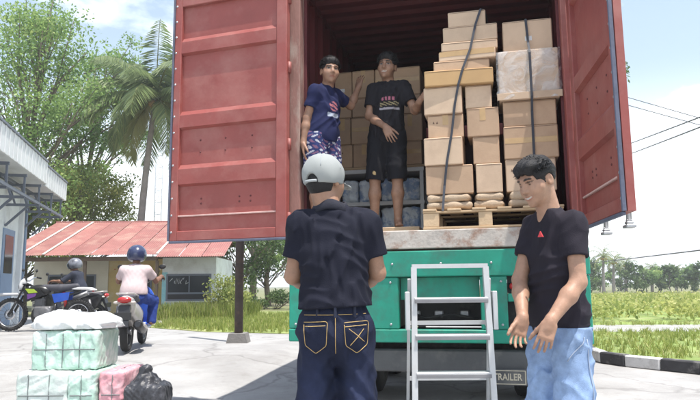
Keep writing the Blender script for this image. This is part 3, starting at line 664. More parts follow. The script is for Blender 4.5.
def head_sdf(s, c, M, sc=1.0, smile=0.0):
    P = lambda x, y, z: c + M @ (V3(x, y, z) * sc); q = sc
    s.ell(P(0, .012, .032), V3(.073, .093, .086) * q, M, .0)
    s.ell(P(0, -.030, -.020), V3(.060, .064, .075) * q, M, .03)
    s.ell(P(0, -.040, -.066), V3(.046, .050, .042) * q, M, .03)
    s.cone(P(0, -.080, -.092), P(0, -.074, -.088), .017 * q, .017 * q, .02)
    for e in (-1, 1):
        s.cone(P(e * .036, -.066, -.028), P(e * .048, -.048, -.02), .018 * q, .02 * q, .03)     # cheekbone
        s.cone(P(e * .012, -.089, .030), P(e * .045, -.072, .034), .009 * q, .009 * q, .015)   # brow
        s.ell(P(e * .031, -.094, .012), V3(.017, .012, .010) * q, M, .012, 'sub')
        s.ell(P(e * .031, -.074, .011), V3(.0135, .0125, .0115) * q, M, .004)
        s.ell(P(e * .074, .014, -.002), V3(.010, .020, .031) * q, M, .006)                      # ear
        s.ell(P(e * .082, .008, .0), V3(.005, .010, .016) * q, M, .006, 'sub')
    s.cone(P(0, -.090, .018), P(0, -.108, -.022), .0085 * q, .0125 * q, .012)
    for e in (-1, 1): s.cone(P(e * .011, -.098, -.026), P(e * .012, -.094, -.026), .0085 * q, .008 * q, .008)
    w_ = .020 + .008 * smile
    s.cone(P(-w_, -.083 + .004 * smile, -.052 + .004 * smile), P(0, -.094, -.051), .005 * q, .0065 * q, .008); s.cone(P(w_, -.083 + .004 * smile, -.052 + .004 * smile), P(0, -.094, -.051), .005 * q, .0065 * q, .008)
    s.cone(P(-w_ * .8, -.083, -.064), P(0, -.091, -.066), .0055 * q, .0075 * q, .008); s.cone(P(w_ * .8, -.083, -.064), P(0, -.091, -.066), .0055 * q, .0075 * q, .008)
    s.cone(P(-w_, -.096, -.057), P(w_, -.096, -.057), .0028 * q, .0028 * q, .004, 'sub')
def hand_sdf(s, wr, d, n, tdir, sc=1.0, curl=.35, spread=.10):
    """wr wrist, d finger direction, n palm normal, tdir thumb side (perpendicular)"""
    d = nrm(d); n = nrm(n - d * (n @ d)); t = nrm(np.array(tdir) - d * (np.array(tdir) @ d) - n * (np.array(tdir) @ n)); wr = np.array(wr, float)
    M = np.stack([t, d, n], 1)
    s.cone(wr - d * .01, wr + d * .03, .024 * sc, .026 * sc, .02)
    s.rbox(wr + d * .052 * sc, V3(.040, .044, .0135) * sc, .0125 * sc, M, .018)
    fl = (.074, .083, .077, .060); off = (.033, .0115, -.0105, -.032); rr = (.0088, .0092, .0088, .0078)
    for i in range(4):
        p = wr + d * (.088 + (-.002, .004, .002, -.006)[i]) * sc + t * off[i] * sc; L = fl[i] * sc
        a = curl * (.6 + .12 * i); b = spread * (1.5 - i) / 1.5
        for j, fr in enumerate((.45, .31, .24)):
            ang = a * (j + .6) * .95
            dd = nrm((d * math.cos(b) + t * math.sin(b)) * math.cos(ang) + n * math.sin(ang)); p2 = p + dd * L * fr
            s.cone(p, p2, rr[i] * sc * (1 - .08 * j), rr[i] * sc * (1 - .08 * (j + 1)), .0025); p = p2
    p = wr + d * .022 * sc + t * .026 * sc + n * .004; dd = nrm(d * .80 + t * .50 + n * .34)
    for L, r0, r1 in ((.045, .0145, .0115), (.032, .011, .010), (.026, .010, .0085)):
        p2 = p + dd * L * sc; s.cone(p, p2, r0 * sc, r1 * sc, .006); p = p2; dd = nrm(dd + d * .28 + n * .08)
def limb(s, a, m, b, r0, r1, r2, bulge=.0, k=.02):
    a, m, b = (np.array(x, float) for x in (a, m, b))
    s.cone(a, m, r0, r1, k); mid = m + (b - m) * .35
    s.cone(m, mid, r1, r1 * .98 + bulge, k); s.cone(mid, b, r1 * .98 + bulge, r2, k)
def torso(s, J, g=0.0, k=.07, belly=0.0):
    M = frame(J['f']); f = nrm(J['f']); P, Ch, Nk = (np.array(J[q], float) for q in ('pelvis', 'chest', 'neck'))
    up = nrm(Nk - P); Mt = frame(J['f'], up); w_ = J.get('wid', 1.0)
    dp = J.get('dep', 1.0)
    s.ell(P, V3(.155 * w_ + g, .108 * dp + g, .125 + g), Mt, .0)
    s.ell(P + (Ch - P) * .5 + f * (0 + belly), V3(.142 * w_ + g, .10 * dp + g, .15 + g), Mt, k)
    s.ell(Ch, V3(.160 * w_ + g, .110 * dp + g, .17 + g), Mt, k)
    sL, sR = np.array(J['shL'], float), np.array(J['shR'], float)
    s.cone(sL - up * .02, sR - up * .02, .048 + g, .048 + g, k)
    for q in (sL, sR): s.cone(Nk - up * .03, q + up * .004, .046 + g, .036 + g, .035)
def bounds(J, ex, keys=None, pad=.22):
    P = np.array([J[k] for k in (keys or J) if isinstance(J[k], (tuple, list, np.ndarray)) and len(J[k]) == 3 and k not in ('f', 'hf')] + list(ex), float)
    return P.min(0) - pad, P.max(0) + pad
def person(root, J, h, skin=SKIN, smile=0, hand_l=None, hand_r=None, legs=True, shoes=None, name='body'):
    lo, hi = bounds(J, [])
    s = Sdf(lo, hi, h)
    torso(s, J, -.022)
    hc = np.array(J['head'], float); Mh = frame(J['hf'], J.get('hup', (0, 0, 1)))
    hs = Sdf(hc - .2, hc + .2, h)           # head blended as its own field, then joined smoothly to the body
    head_sdf(hs, hc, Mh, J.get('hsc', 1.0), smile)
    i0 = np.round((hs.lo - s.lo) / h).astype(int)
    off = (s.lo + i0 * h) - hs.lo
    hs = Sdf(hc - .2 + off, hc + .2 + off, h); head_sdf(hs, hc, Mh, J.get('hsc', 1.0), smile)
    n = hs.d.shape; sl = tuple(slice(max(a, 0), min(a + b, c)) for a, b, c in zip(i0, n, s.d.shape)); s2 = tuple(slice(max(-a, 0), max(-a, 0) + (q.stop - q.start)) for a, q in zip(i0, sl))
    s.d[sl] = np.minimum(s.d[sl], hs.d[s2])
    nk = np.array(J['neck'], float); s.cone(nk - V3(0, 0, .03), hc + Mh @ V3(0, .022, -.055), .062, .052, .03)
    for e, hd in (('L', hand_l), ('R', hand_r)):
        limb(s, J['sh' + e], J['el' + e], J['wr' + e], .046, .037, .025, .003)
        if hd: hand_sdf(s, J['wr' + e], *hd)
        if legs:
            limb(s, J['hip' + e], J['kn' + e], J['an' + e], .068, .048, .034, .008, .03)
            an = np.array(J['an' + e], float); td = nrm(np.array(J.get('toe' + e, J['f']), float) * V3(1, 1, 0))
            sd = np.cross((0, 0, 1), td)
            s.cone(an - V3(0, 0, .005) - td * .02, an + V3(0, 0, -.045) - td * .04, .036, .032, .02)
            s.cone(an + V3(0, 0, -.035) + td * .02, an + V3(0, 0, -.056) + td * .12, .034, .026, .03)
            if not shoes:
                for q in range(5):
                    b0 = an + V3(0, 0, -.064) + td * (.125 - .006 * abs(q - 1)) + sd * (.026 - .0135 * q) * (1 if e == 'R' else -1); s.cone(b0, b0 + td * (.035 - .004 * q), .0135 if q == 0 else .010, .011 if q == 0 else .008, .006)
    gz = J.get('ground', None)
    Mi = Mh.T; q = J.get('hsc', 1.0)
    def col(V):
        c = np.tile(np.array(skin), (len(V), 1)); l = (V - hc) @ Mi.T / q; near = (np.linalg.norm(l, axis=1) < .15); x, y, z = l.T
        ax = np.abs(x)
        eye = near & (y < -.06) & (((ax - .031) / .0155) ** 2 + ((z - .011) / .0075) ** 2 < 1); c[eye] = (.30, .26, .24) if not J.get('down') else np.array(skin) * .8
        pup = near & (y < -.06) & (((ax - .031) / .0075) ** 2 + ((z - .011) / .0080) ** 2 < 1); c[pup & ((z < .008) | (not J.get('down')))] = (.012, .008, .006)
        lid = near & (y < -.06) & (((ax - .031) / .019) ** 2 + ((z - .0185) / .0040) ** 2 < 1); c[lid] = np.array(skin) * .25
        br = near & (y < -.05) & (np.abs(z - (.034 - .25 * (ax - .03) ** 2 / .03)) < .0050) & (ax > .013) & (ax < .050); c[br] = (.02, .014, .012)
        lp = near & (y < -.07) & (((x) / (.026 + .006 * smile)) ** 2 + ((z + .060 - 6 * smile * x * x) / .0105) ** 2 < 1); c[lp] = np.array(skin) * (.85, .62, .60)
        if smile > .5:
            th = near & (y < -.07) & ((x / .024) ** 2 + ((z + .0585 - 7 * x * x) / .0040) ** 2 < 1); c[th] = (.52, .48, .43)
        hl = near & (z > .055 - .0) & (y < .2) & (z + .45 * np.maximum(y + .05, 0) > .075); c[hl] = (.014, .012, .012)
        sb = near & (y > -.015) & (z > -.035) & (ax > .045) & (y < .005 + .02); 
        return c
    return s.build(name, M_skin, root, col)
def hair(root, J, h, style=0, seed=1):
    hc = np.array(J['head'], float); M = frame(J['hf'], J.get('hup', (0, 0, 1))); q = J.get('hsc', 1.0)
    P = lambda x, y, z: hc + M @ (V3(x, y, z) * q)
    s = Sdf(hc - .16, hc + .16, h)
    if style == 0:
        s.ell(P(0, .014, .044), V3(.086, .103, .094) * q, M); s.ell(P(.01, -.058, .088), V3(.066, .045, .036) * q, M, .03)
    else:
        s.ell(P(0, .016, .040), V3(.081, .098, .090) * q, M); s.ell(P(0, -.045, .088), V3(.060, .045, .036) * q, M, .03)
    # free the face, ears and nape
    s.ell(P(0, -.105, -.025), V3(.085, .085, .085) * q, M, .012, 'sub')
    s.rbox(P(0, -.02, -.135), V3(.2, .2, .10) * q, .01, M, .01, 'sub')
    for e in (-1, 1): s.ell(P(e * .082, .012, -.008), V3(.022, .026, .036) * q, M, .012, 'sub')
    r = np.random.default_rng(seed); ph = r.random(6) * 6
    Mi = M.T
    def wv(x, y, z):
        l = (np.stack([x, y, z], 1) - hc) @ Mi.T
        a = np.arctan2(l[:, 0], l[:, 2] + .02); 
        return .0022 * np.sin(13 * a + 14 * l[:, 1] + ph[0]) + .0016 * np.sin(33 * a - 12 * l[:, 1] + ph[1]) + .0010 * np.sin(61 * a + 20 * l[:, 1] + ph[2])
    s.warp(wv, .03)
    o = s.build('hair', M_hair, root)
    # loose tufts that break up the outline
    mb = MB()
    for i in range(900):
        th = r.uniform(0, 2 * math.pi); e = r.uniform(.05, 1.0); 
        dirl = V3(math.cos(th) * math.sqrt(1 - e * e), math.sin(th) * math.sqrt(1 - e * e), e)
        base = V3(dirl[0] * .078, .016 + dirl[1] * .095, .040 + dirl[2] * .086)
        if base[1] < -.05 and base[2] < .075: continue
        if base[2] < .0: continue
        fw = nrm(V3(dirl[0] * .6 + r.normal(0, .14), dirl[1] * .4 - (.95 if style == 0 else .7), dirl[2] * (.35 if style == 0 else .6) + r.normal(0, .1)))
        L = r.uniform(.02, .042); sd = nrm(np.cross(fw, dirl)) * .0024
        a, b_, t = P(*(base - dirl * .006 - sd)), P(*(base - dirl * .006 + sd)), P(*(base + fw * L)); m_ = P(*(base + fw * L * .5 + dirl * .008))
        mb.add([tuple(a), tuple(b_), tuple(m_), tuple(t)], [(0, 1, 2), (1, 3, 2), (0, 2, 3), (0, 3, 1)], True)
    mb.build('hair_tufts', M_hair, root)
    return o
def wrinkles(amp, seed, freq=1.0, zbias=1.0):
    r = np.random.default_rng(seed); K = r.normal(0, 1, (5, 3)); ph = r.random(5) * 6.28
    def fn(x, y, z):
        freq_ = freq
        a = np.sin(9 * freq * (K[0, 0] * x + K[0, 1] * y + zbias * z) + 2.2 * np.sin(7 * freq * (K[1, 0] * x + K[1, 1] * y + .6 * z) + ph[1]) + ph[0])
        b = np.sin(19 * freq * (K[2, 0] * x + K[2, 1] * y + K[2, 2] * z) + 2.6 * np.sin(11 * freq * (K[3, 0] * x + z) + ph[3]) + ph[2])
        c = np.sin(37 * freq * (K[4, 0] * x + K[4, 1] * y + .8 * z) + 2 * a + ph[4])
        rid = lambda t: 1 - np.abs(t)
        return -amp * (.55 * rid(a) + .38 * rid(b) + .16 * c - .35)
    return fn
def shirt(root, J, h, col, hem, sleeve=.62, g=.014, amp=.009, seed=3, slack=.022, drape=.0, neck_r=.072, name='shirt', colfn=None, collar=False, hemtilt=0.0):
    keys = ('pelvis', 'chest', 'neck', 'shL', 'shR', 'elL', 'elR'); lo, hi = bounds(J, [], keys, .2)
    s = Sdf(lo, hi, h); torso(s, J, g, .09, .0)
    P = np.array(J['pelvis'], float); Ch = np.array(J['chest'], float); Mt = frame(J['f'], nrm(np.array(J['neck'], float) - P))
    s.ell(P + V3(0, 0, .02), V3(.156 * J.get('wid', 1) + g + slack, .115 * J.get('dep', 1) + g + slack, .20), Mt, .06)
    sv = []
    for e in 'LR':
        a, m = np.array(J['sh' + e], float), np.array(J['el' + e], float); en = a + (m - a) * sleeve
        dd = nrm(en - a); s2 = Sdf(lo, hi, h)
        s2.cone(a, en + dd * .05, .047 + g, .048 + g + slack * .45, .0); s2.warp(wrinkles(amp * .5, seed + 1), .04); s2.plane(en, dd)
        s2.cone(en - dd * .03, en + dd * .08, .034 + g * .7, .036 + g * .7 + slack * .4, .004, 'sub')
        sv.append(s2)
    s.warp(wrinkles(amp, seed, 1.45, .9), .05)
    for s2 in sv: hh = np.maximum(.035 - np.abs(s.d - s2.d), 0) / .035; s.d = np.minimum(s.d, s2.d) - hh * hh * .035 * .25
    s.plane((P[0], P[1], hem), (hemtilt, 0, -1))
    nk = np.array(J['neck'], float); f = nrm(J['f'])
    s.ell(nk + V3(0, 0, .080) + f * .018, V3(neck_r, neck_r, .085), None, .006, 'sub')
    cf = colfn or (lambda V: np.tile(np.array(col), (len(V), 1)))
    return s.build(name, M_cloth, root, cf), s
def trousers(root, J, h, col, waist, r=(.092, .075, .065), end=1.0, g=.012, amp=.008, seed=5, name='trousers', colfn=None, m=None, full=None, kfold=1.0):
    keys = ('pelvis', 'hipL', 'hipR', 'knL', 'knR', 'anL', 'anR'); lo, hi = bounds(J, [], keys, .2); s = Sdf(lo, hi, h)
    P = np.array(J['pelvis'], float); Mt = frame(J['f']); f = nrm(J['f']); w_ = J.get('wid', 1.0)
    dp = J.get('dep', 1.0); s.ell(P, V3(.158 * w_ + g, .112 * dp + g, .15 + g), Mt)
    s.ell(P - f * .03 - V3(0, 0, .05), V3(.15 * w_ + g, .105 * dp + g, .11), Mt, .05)
    for e in 'LR':
        a, k_, b = (np.array(J[q + e], float) for q in ('hip', 'kn', 'an'))
        if end <= 1.0:                      # shorts: end inside the thigh/knee
            en = a + (k_ - a) * end; s.cone(a, en, r[0] + g, r[1] + g, .05); 
        else:
            s.cone(a, k_, r[0] + g, r[1] + g, .05); s.cone(k_, b - V3(0, 0, .02), r[1] + g, r[2] + g, .03)
    s.warp(wrinkles(amp, seed, 1.2, 1.6 * kfold), .04)
    s.plane((0, 0, waist), (0, 0, 1))
    if end <= 1.0:
        for e in 'LR':
            a, k_ = (np.array(J[q + e], float) for q in ('hip', 'kn')); en = a + (k_ - a) * end; dd = nrm(k_ - a)
            s.cone(en + dd * (r[1] + .06), en + dd * (r[1] + .1), .14, .14, 0, 'sub'); s.cone(en - dd * .01, en + dd * .1, r[1] - .008, r[1] - .004, .004, 'sub')
            lowz = en[2] - .03
        s.plane((0, 0, lowz), (0, 0, -1))
    else:
        s.plane((0, 0, min(J['anL'][2], J['anR'][2]) - .055), (0, 0, -1))
    cf = colfn or (lambda V: np.tile(np.array(col), (len(V), 1)))
    return s.build(name, m or M_denim, root, cf), s
def snap(s, p, d, L=.3):              # march along d until the field changes sign
    p = np.array(p, float); d = nrm(d); prev = None
    for i in range(int(L / .002)):
        q = p + d * .002 * i; ix = np.clip(np.round((q - s.lo) / s.h).astype(int), 0, s.n - 1); v = s.d[tuple(ix)]
        if v < 0: return q - d * .003
    return None
def shoe(root, an, td, m, gz):
    an = np.array(an, float); td = nrm(np.array(td, float) * V3(1, 1, 0)); s = Sdf(an - .25, an + .25, .009)
    s.cone((an[0], an[1], gz + .06), np.array((an[0], an[1], gz + .06)) - td * .03, .045, .04, .03); s.cone(np.array((an[0], an[1], gz + .055)) + td * .02, np.array((an[0], an[1], gz + .042)) + td * .15, .048, .040, .04)
    s.plane((0, 0, gz + .001), (0, 0, -1)); s.build('shoe', m, root)

# ---- man in cap, seen from behind
def centre_man():
    R0 = empty('person', (-.07, 2.78, 0), 0, 'man in grey-white cap, navy polo shirt and dark jeans, seen from behind', 'person')
    J = dict(f=(.06, 1, 0), pelvis=(0, 0, .93), chest=(-.003, .0, 1.215), neck=(-.018, .0, 1.425), head=(-.045, .02, 1.552), hf=(.50, .86, -.06), hsc=1.0,
             shL=(-.145, 0, 1.360), shR=(.148, 0, 1.354), elL=(-.190, .03, 1.125), elR=(.190, .035, 1.135), wrL=(-.10, .235, 1.075), wrR=(.085, .25, 1.065),
             hipL=(-.080, 0, .88), hipR=(.084, 0, .88), knL=(-.094, .01, .47), knR=(.105, .01, .47), anL=(-.105, -.01, .085), anR=(.105, -.01, .085), wid=.85)
    person(R0, J, .0062, SKIN, 0, (V3(.7, .7, -.1), V3(0, -.2, -1), V3(.7, -.7, 0), 1.0, .5), (V3(-.75, .65, -.1), V3(0, -.2, -1), V3(-.6, -.7, .2), 1.0, .5), shoes=1)
    navy = (.008, .009, .019)
    shirt(R0, J, .006, navy, .985, .66, .013, .020, 8, .010, collar=True, name='polo_shirt', hemtilt=.05)
    nk = V3(-.018, 0, 1.415)
    # folded collar band
    mb = MB(); n = 30; v = []
    for i in range(n + 1):
        a = math.pi * (1.5 + (i / n - .5) * 1.55)
        cx, cy = math.cos(a), math.sin(a); wv = 1 + .02 * math.sin(9 * a)
        for r_, z in ((.058, .036), (.062, .041), (.068, .036), (.086 * wv, -.002), (.080 * wv, -.006)): v.append((nk[0] + cx * r_ * 1.08, nk[1] + .005 + cy * r_, nk[2] + z + .008 * math.sin(3 * a)))
    f = [(i * 5 + j, i * 5 + j + 1, (i + 1) * 5 + j + 1, (i + 1) * 5 + j) for i in range(n) for j in range(4)]
    mb.add(v, f, True); me = mb.mesh('collar', mat('navy_knit', (.010, .011, .022), .85, .1, 20, .3, 200)); link('collar', me, R0)
    ind = (.013, .017, .038)
    def jc(V):
        c = np.tile(np.array(ind), (len(V), 1)); z = V[:, 2]
        fade = np.exp(-((z - .60) / .16) ** 2) * np.clip(1 - ((np.abs(V[:, 0]) - .1) / .07) ** 2, 0, 1); return c * (1 + .8 * fade[:, None])
    tr_, sd = trousers(R0, J, .006, ind, 1.06, (.074, .071, .068), 2.0, .010, .017, 21, 'jeans', jc)
    MB_st = mat('yellow_stitching', (.50, .34, .13), .8, .2, 60)
    def stitch(pts, par, nm='stitching'):
        P = []
        for (x0, z0), (x1, z1) in zip(pts[:-1], pts[1:]):
            for i in range(12):
                t = i / 12; q = snap(sd, (x0 + (x1 - x0) * t, -.32, z0 + (z1 - z0) * t), (0, 1, 0))
                if q is not None: P.append(q)
        for k_ in range(2): P = [P[0]] + [(P[i - 1] + P[i] * 2 + P[i + 1]) / 4 for i in range(1, len(P) - 1)] + [P[-1]]
        P = [p - V3(0, .003, 0) for p in P]
        MB().tube(P, .0014, 5).build(nm, MB_st, par)
    for cx in (-.082, .092):
        w_ = .052
        stitch([(cx - w_, .925), (cx + w_, .925 + .006), (cx + w_ - .006, .83), (cx + .0, .795), (cx - w_ + .006, .83), (cx - w_, .925)], tr_)
        stitch([(cx - w_, .908), (cx + w_, .914)], tr_)
    stitch([(.06, .90), (.10, .868), (.125, .90)], tr_); stitch([(.065, .83), (.10, .868), (.128, .84)], tr_)
    stitch([(.003, .975), (.003, .78)], tr_); stitch([(-.16, .955), (.16, .96)], tr_)
    # belt loops
    for x in (-.075, .003, .085):
        q = snap(sd, (x, -.32, .965), (0, 1, 0)); MB().box((q[0] - .006, q[1] - .006, .945), (q[0] + .006, q[1] + .002, .992), .002).build('belt_loop', mat('denim_dark', ind, .85), tr_)
    for e, p in (('L', (-.105, -.01)), ('R', (.115, -.01))): shoe(R0, (p[0], p[1], .085), (.06, 1, 0), M_rubber, 0)
    # cap
    hc = V3(-.045, .02, 1.552); M = frame(J['hf']); P = lambda x, y, z: hc + M @ V3(x, y, z)
    s = Sdf(hc - V3(.25, .25, .16), hc + V3(.25, .25, .18), .005)
    s.ell(P(0, .014, .030), V3(.092, .111, .097), M)
    s.ell(P(0, .014, .030), V3(.074, .093, .080), M, .0, 'sub')
    Mi = M.T
    i = np.where(np.abs(s.d) < .3)
    X = (np.stack([s.ax[0][i[0]], s.ax[1][i[1]], s.ax[2][i[2]]], 1) - hc) @ Mi.T
    cut = -(X[:, 2] + .012 + .10 * (X[:, 1] + .02))            # below the band
    d = np.maximum(s.d[i], cut)
    hole = np.sqrt((X[:, 0]) ** 2 + ((X[:, 2] + .012) * 1.0) ** 2) - .027
    hole = np.where(X[:, 1] > .05, hole, .5); d = np.maximum(d, -hole)
    sx = X[:, 0]; by = X[:, 1] + .075
    brim = np.sqrt((sx / .078) ** 2 + (by / .105) ** 2); bz = X[:, 2] + .004 - .012 * (1 - (sx / .07) ** 2) - .10 * by * 1.2
    bd_ = np.maximum(np.maximum((brim - 1) * .07, np.abs(bz) - .0045), by - .02)
    s.d[i] = np.minimum(d, bd_)
    s.warp(lambda x, y, z: .0012 * np.sin(60 * x + 40 * z) + .001 * np.sin(80 * y - 30 * z), .03)
    cap = s.build('cap', mat('cap_grey_cotton', (.28, .295, .29), .9, .07, 8, .06, 400, dirt=(.30, .31, .31), damt=.5, dscale=14), R0)
    cm = mat('cap_seam', (.33, .35, .36), .9)
    for k_ in range(6):
        a = math.pi * k_ / 3 + math.pi / 6; pts = []
        for j in range(13):
            e = .02 + j / 12 * 1.35; pts.append(P(math.sin(a) * math.sin(e) * .092, .014 + math.cos(a) * math.sin(e) * .111, .030 + math.cos(e) * .097))
        MB().tube(pts, .0024, 5).build('cap_seam', cm, cap)
    MB().lathe([(.001, .006), (.006, .005), (.009, 0)], 10).build('cap_button', cm, cap, tuple(P(0, .014, .127)))
    st = [P(x, .014 + .1085 * math.sqrt(max(0, 1 - (x / .09) ** 2)) * .97, -.018) for x in np.linspace(-.03, .03, 9)]
    MB().tube(st, .006, 6).build('cap_strap', cm, cap)
    s = Sdf(hc - .16, hc + .16, .006); s.ell(P(0, .018, .01), V3(.0755, .0935, .095), M); s.rbox(P(0, -.09, 0), V3(.2, .12, .2), .01, M, .0, 'sub'); s.rbox(P(0, -.02, -.175), V3(.2, .2, .10), .01, M, .01, 'sub')
    for e in (-1, 1): s.ell(P(e * .082, .012, -.008), V3(.022, .026, .036), M, .012, 'sub')
    s.build('hair', M_hair, R0)
centre_man()

# ---- young man in dark T-shirt and light jeans
def right_man():
    o = V3(1.02, 3.10, 0); R0 = empty('person', tuple(o), 0, 'smiling young man in dark purple T-shirt and light blue jeans looking down', 'person')
    W = lambda *p: tuple(V3(*p) - o)
    J = dict(f=(-.92, -.39, 0), down=1, pelvis=W(1.028, 3.11, .90), chest=W(1.018, 3.10, 1.20), neck=W(1.0, 3.08, 1.435), head=W(.938, 3.05, 1.582), hf=(-.83, -.44, -.34), hup=(-.1, 0, 1), hsc=1.0,
             shL=W(1.078, 2.975, 1.365), shR=W(.962, 3.225, 1.375), elL=W(1.066, 2.92, 1.085), elR=W(.868, 3.20, 1.10), wrL=W(.898, 2.84, .908), wrR=W(.818, 3.00, .915),
             hipL=W(1.05, 3.03, .86), hipR=W(.985, 3.19, .86), knL=W(1.05, 3.00, .46), knR=W(.965, 3.18, .46), anL=W(1.07, 3.02, .085), anR=W(.97, 3.20, .085), wid=.84, dep=.82)
    SK = (.37, .215, .145)
    person(R0, J, .0046, SK, 1.0, (V3(-.34, -.10, -.92), V3(.25, .95, .0), V3(-1, .2, -.2), .90, .60, .12), (V3(-.30, -.14, -.92), V3(.1, -.95, .1), V3(-1, .0, -.2), .90, .55, .14), shoes=1)
    hair(R0, J, .0055, 0, 4)
    pur = (.018, .015, .023)
    shirt(R0, J, .006, pur, .826, .58, .010, .022, 31, .012, neck_r=.064, name='t_shirt', hemtilt=-.03)
    lt = (.19, .27, .42)
    def jc(V):
        c = np.tile(np.array(lt), (len(V), 1)); z = V[:, 2]; fade = np.exp(-((z - .55) / .2) ** 2); n = .5 + .5 * np.sin(40 * V[:, 2] + 9 * np.sin(22 * V[:, 0])); return c * (1 + .35 * fade[:, None] + .10 * n[:, None])
    tj, sd = trousers(R0, J, .0065, lt, .87, (.086, .080, .078), 2.0, .008, .020, 12, 'jeans', jc)
    f = nrm((-.92, -.39, 0)); l = nrm((.39, -.92, 0))
    # side seam and front pocket seam
    def seam(pts):
        P = []
        for p in pts:
            q = snap(sd, p - l * .0 + l * .35, -l, .5)
            if q is not None: P.append(q)
        for k_ in range(2): P = [P[0]] + [(P[i - 1] + P[i] * 2 + P[i + 1]) / 4 for i in range(1, len(P) - 1)] + [P[-1]]
        if len(P) > 3: MB().tube([p + l * .002 for p in P], .0022, 5).build('stitching', mat('pale_blue_stitching', (.34, .40, .50), .8), tj)
    pel = V3(*J['pelvis'])
    seam([V3(pel[0], pel[1], 0) + V3(0, 0, z) - f * .0 for z in np.linspace(.82, .14, 30)])
    seam([V3(pel[0], pel[1], 0) + f * (.02 + .075 * (1 - t) ** 2) + V3(0, 0, .72 + .11 * t ** .6) for t in np.linspace(0, 1, 16)])
    # red chest mark
    ch = V3(*J['chest']); mb = MB(); c0 = V3(.928, 3.00, 1.315) - o
    n0 = nrm(f * .9 + l * .45); t0 = nrm(np.cross((0, 0, 1), n0)); u0 = np.cross(n0, t0)
    mb.add([tuple(c0 + t0 * a + u0 * b + n0 * c) for c in (0, .012) for a, b in ((-.013, -.012), (.013, -.012), (0, .016))], [(0, 1, 2), (5, 4, 3), (0, 3, 4, 1), (1, 4, 5, 2), (2, 5, 3, 0)])
    R0['_mark'] = 1; del R0['_mark']
    return R0, J, o, mb
RM, RJ, RO, RMK = right_man()
RMK.build('chest_emblem', mat('red_print', (.55, .05, .06), .8), RM)
for e in 'LR': shoe(RM, V3(*RJ['an' + e]), RJ['f'], mat('grey_shoe', (.1, .1, .11), .7), 0)

# ---- man in black T-shirt standing in the container, one hand on the cartons
def black_man():
    R0 = empty('person', cpt(.80, .52, 1.59), -YAW, 'barefoot man in black printed T-shirt and black shorts standing in the container', 'person')
    J = dict(f=(-.12, -1, 0), pelvis=(-.01, 0, .92), chest=(.01, .0, 1.19), neck=(.015, .0, 1.39), head=(.010, -.025, 1.535), hf=(-.10, -1, -.03), hup=(.09, 0, 1), hsc=1.10,
             shL=(.160, -.01, 1.345), shR=(-.130, -.01, 1.335), elL=(.270, -.08, 1.08), elR=(-.170, -.05, 1.07), wrL=(.330, -.27, 1.10), wrR=(.02, -.225, .905),
             hipL=(.075, 0, .86), hipR=(-.095, 0, .86), knL=(.085, -.02, .46), knR=(-.125, -.03, .46), anL=(.08, .0, .085), anR=(-.14, .0, .085), toeL=(.25, -1, 0), toeR=(-.2, -1, 0), wid=.88)
    person(R0, J, .007, (.29, .165, .11), .9, (V3(.45, -.6, .35), V3(.9, .3, -.1), V3(-.2, .2, 1), 1.0, .2), (V3(.35, -.3, -.8), V3(.2, .9, -.2), V3(.7, -.3, .3), 1.0, .5, .15))
    hair(R0, J, .0065, 1, 9)
    blk = np.array((.014, .013, .017))
    def tc_(V):
        c = np.tile(blk, (len(V), 1)); x, y, z = V.T; fr = y < -.03
        r = np.random.default_rng(2)
        lt = fr & (np.abs(z - 1.205) < .017) & (np.abs(x - .03) < .072) & (np.sin(x * 190) > -.35); c[lt] = (.42, .14, .20)
        ar = fr & (np.abs(z - 1.155 - .04 * (x - .03)) < .018) & (np.abs(x - .035) < .085) & (np.sin(x * 120 + z * 260) > .1); c[ar] = (.30, .25, .14)
        st = fr & (np.abs(z - 1.108) < .009) & (np.abs(x - .035) < .09); c[st] = (.32, .30, .33)
        return c
    shirt(R0, J, .007, blk, .80, .66, .010, .018, 14, .010, name='t_shirt', colfn=tc_)
    def sc_(V):
        c = np.tile(np.array((.010, .010, .014)), (len(V), 1)); x, y, z = V.T
        e = (y < -.02) & (((x + .115) / .013) ** 2 + ((z - .51) / .019) ** 2 < 1); c[e] = (.5, .36, .18); return c
    trousers(R0, J, .007, blk, .98, (.088, .076, .07), .98, .012, .009, 17, 'shorts', sc_, M_cloth)
black_man()

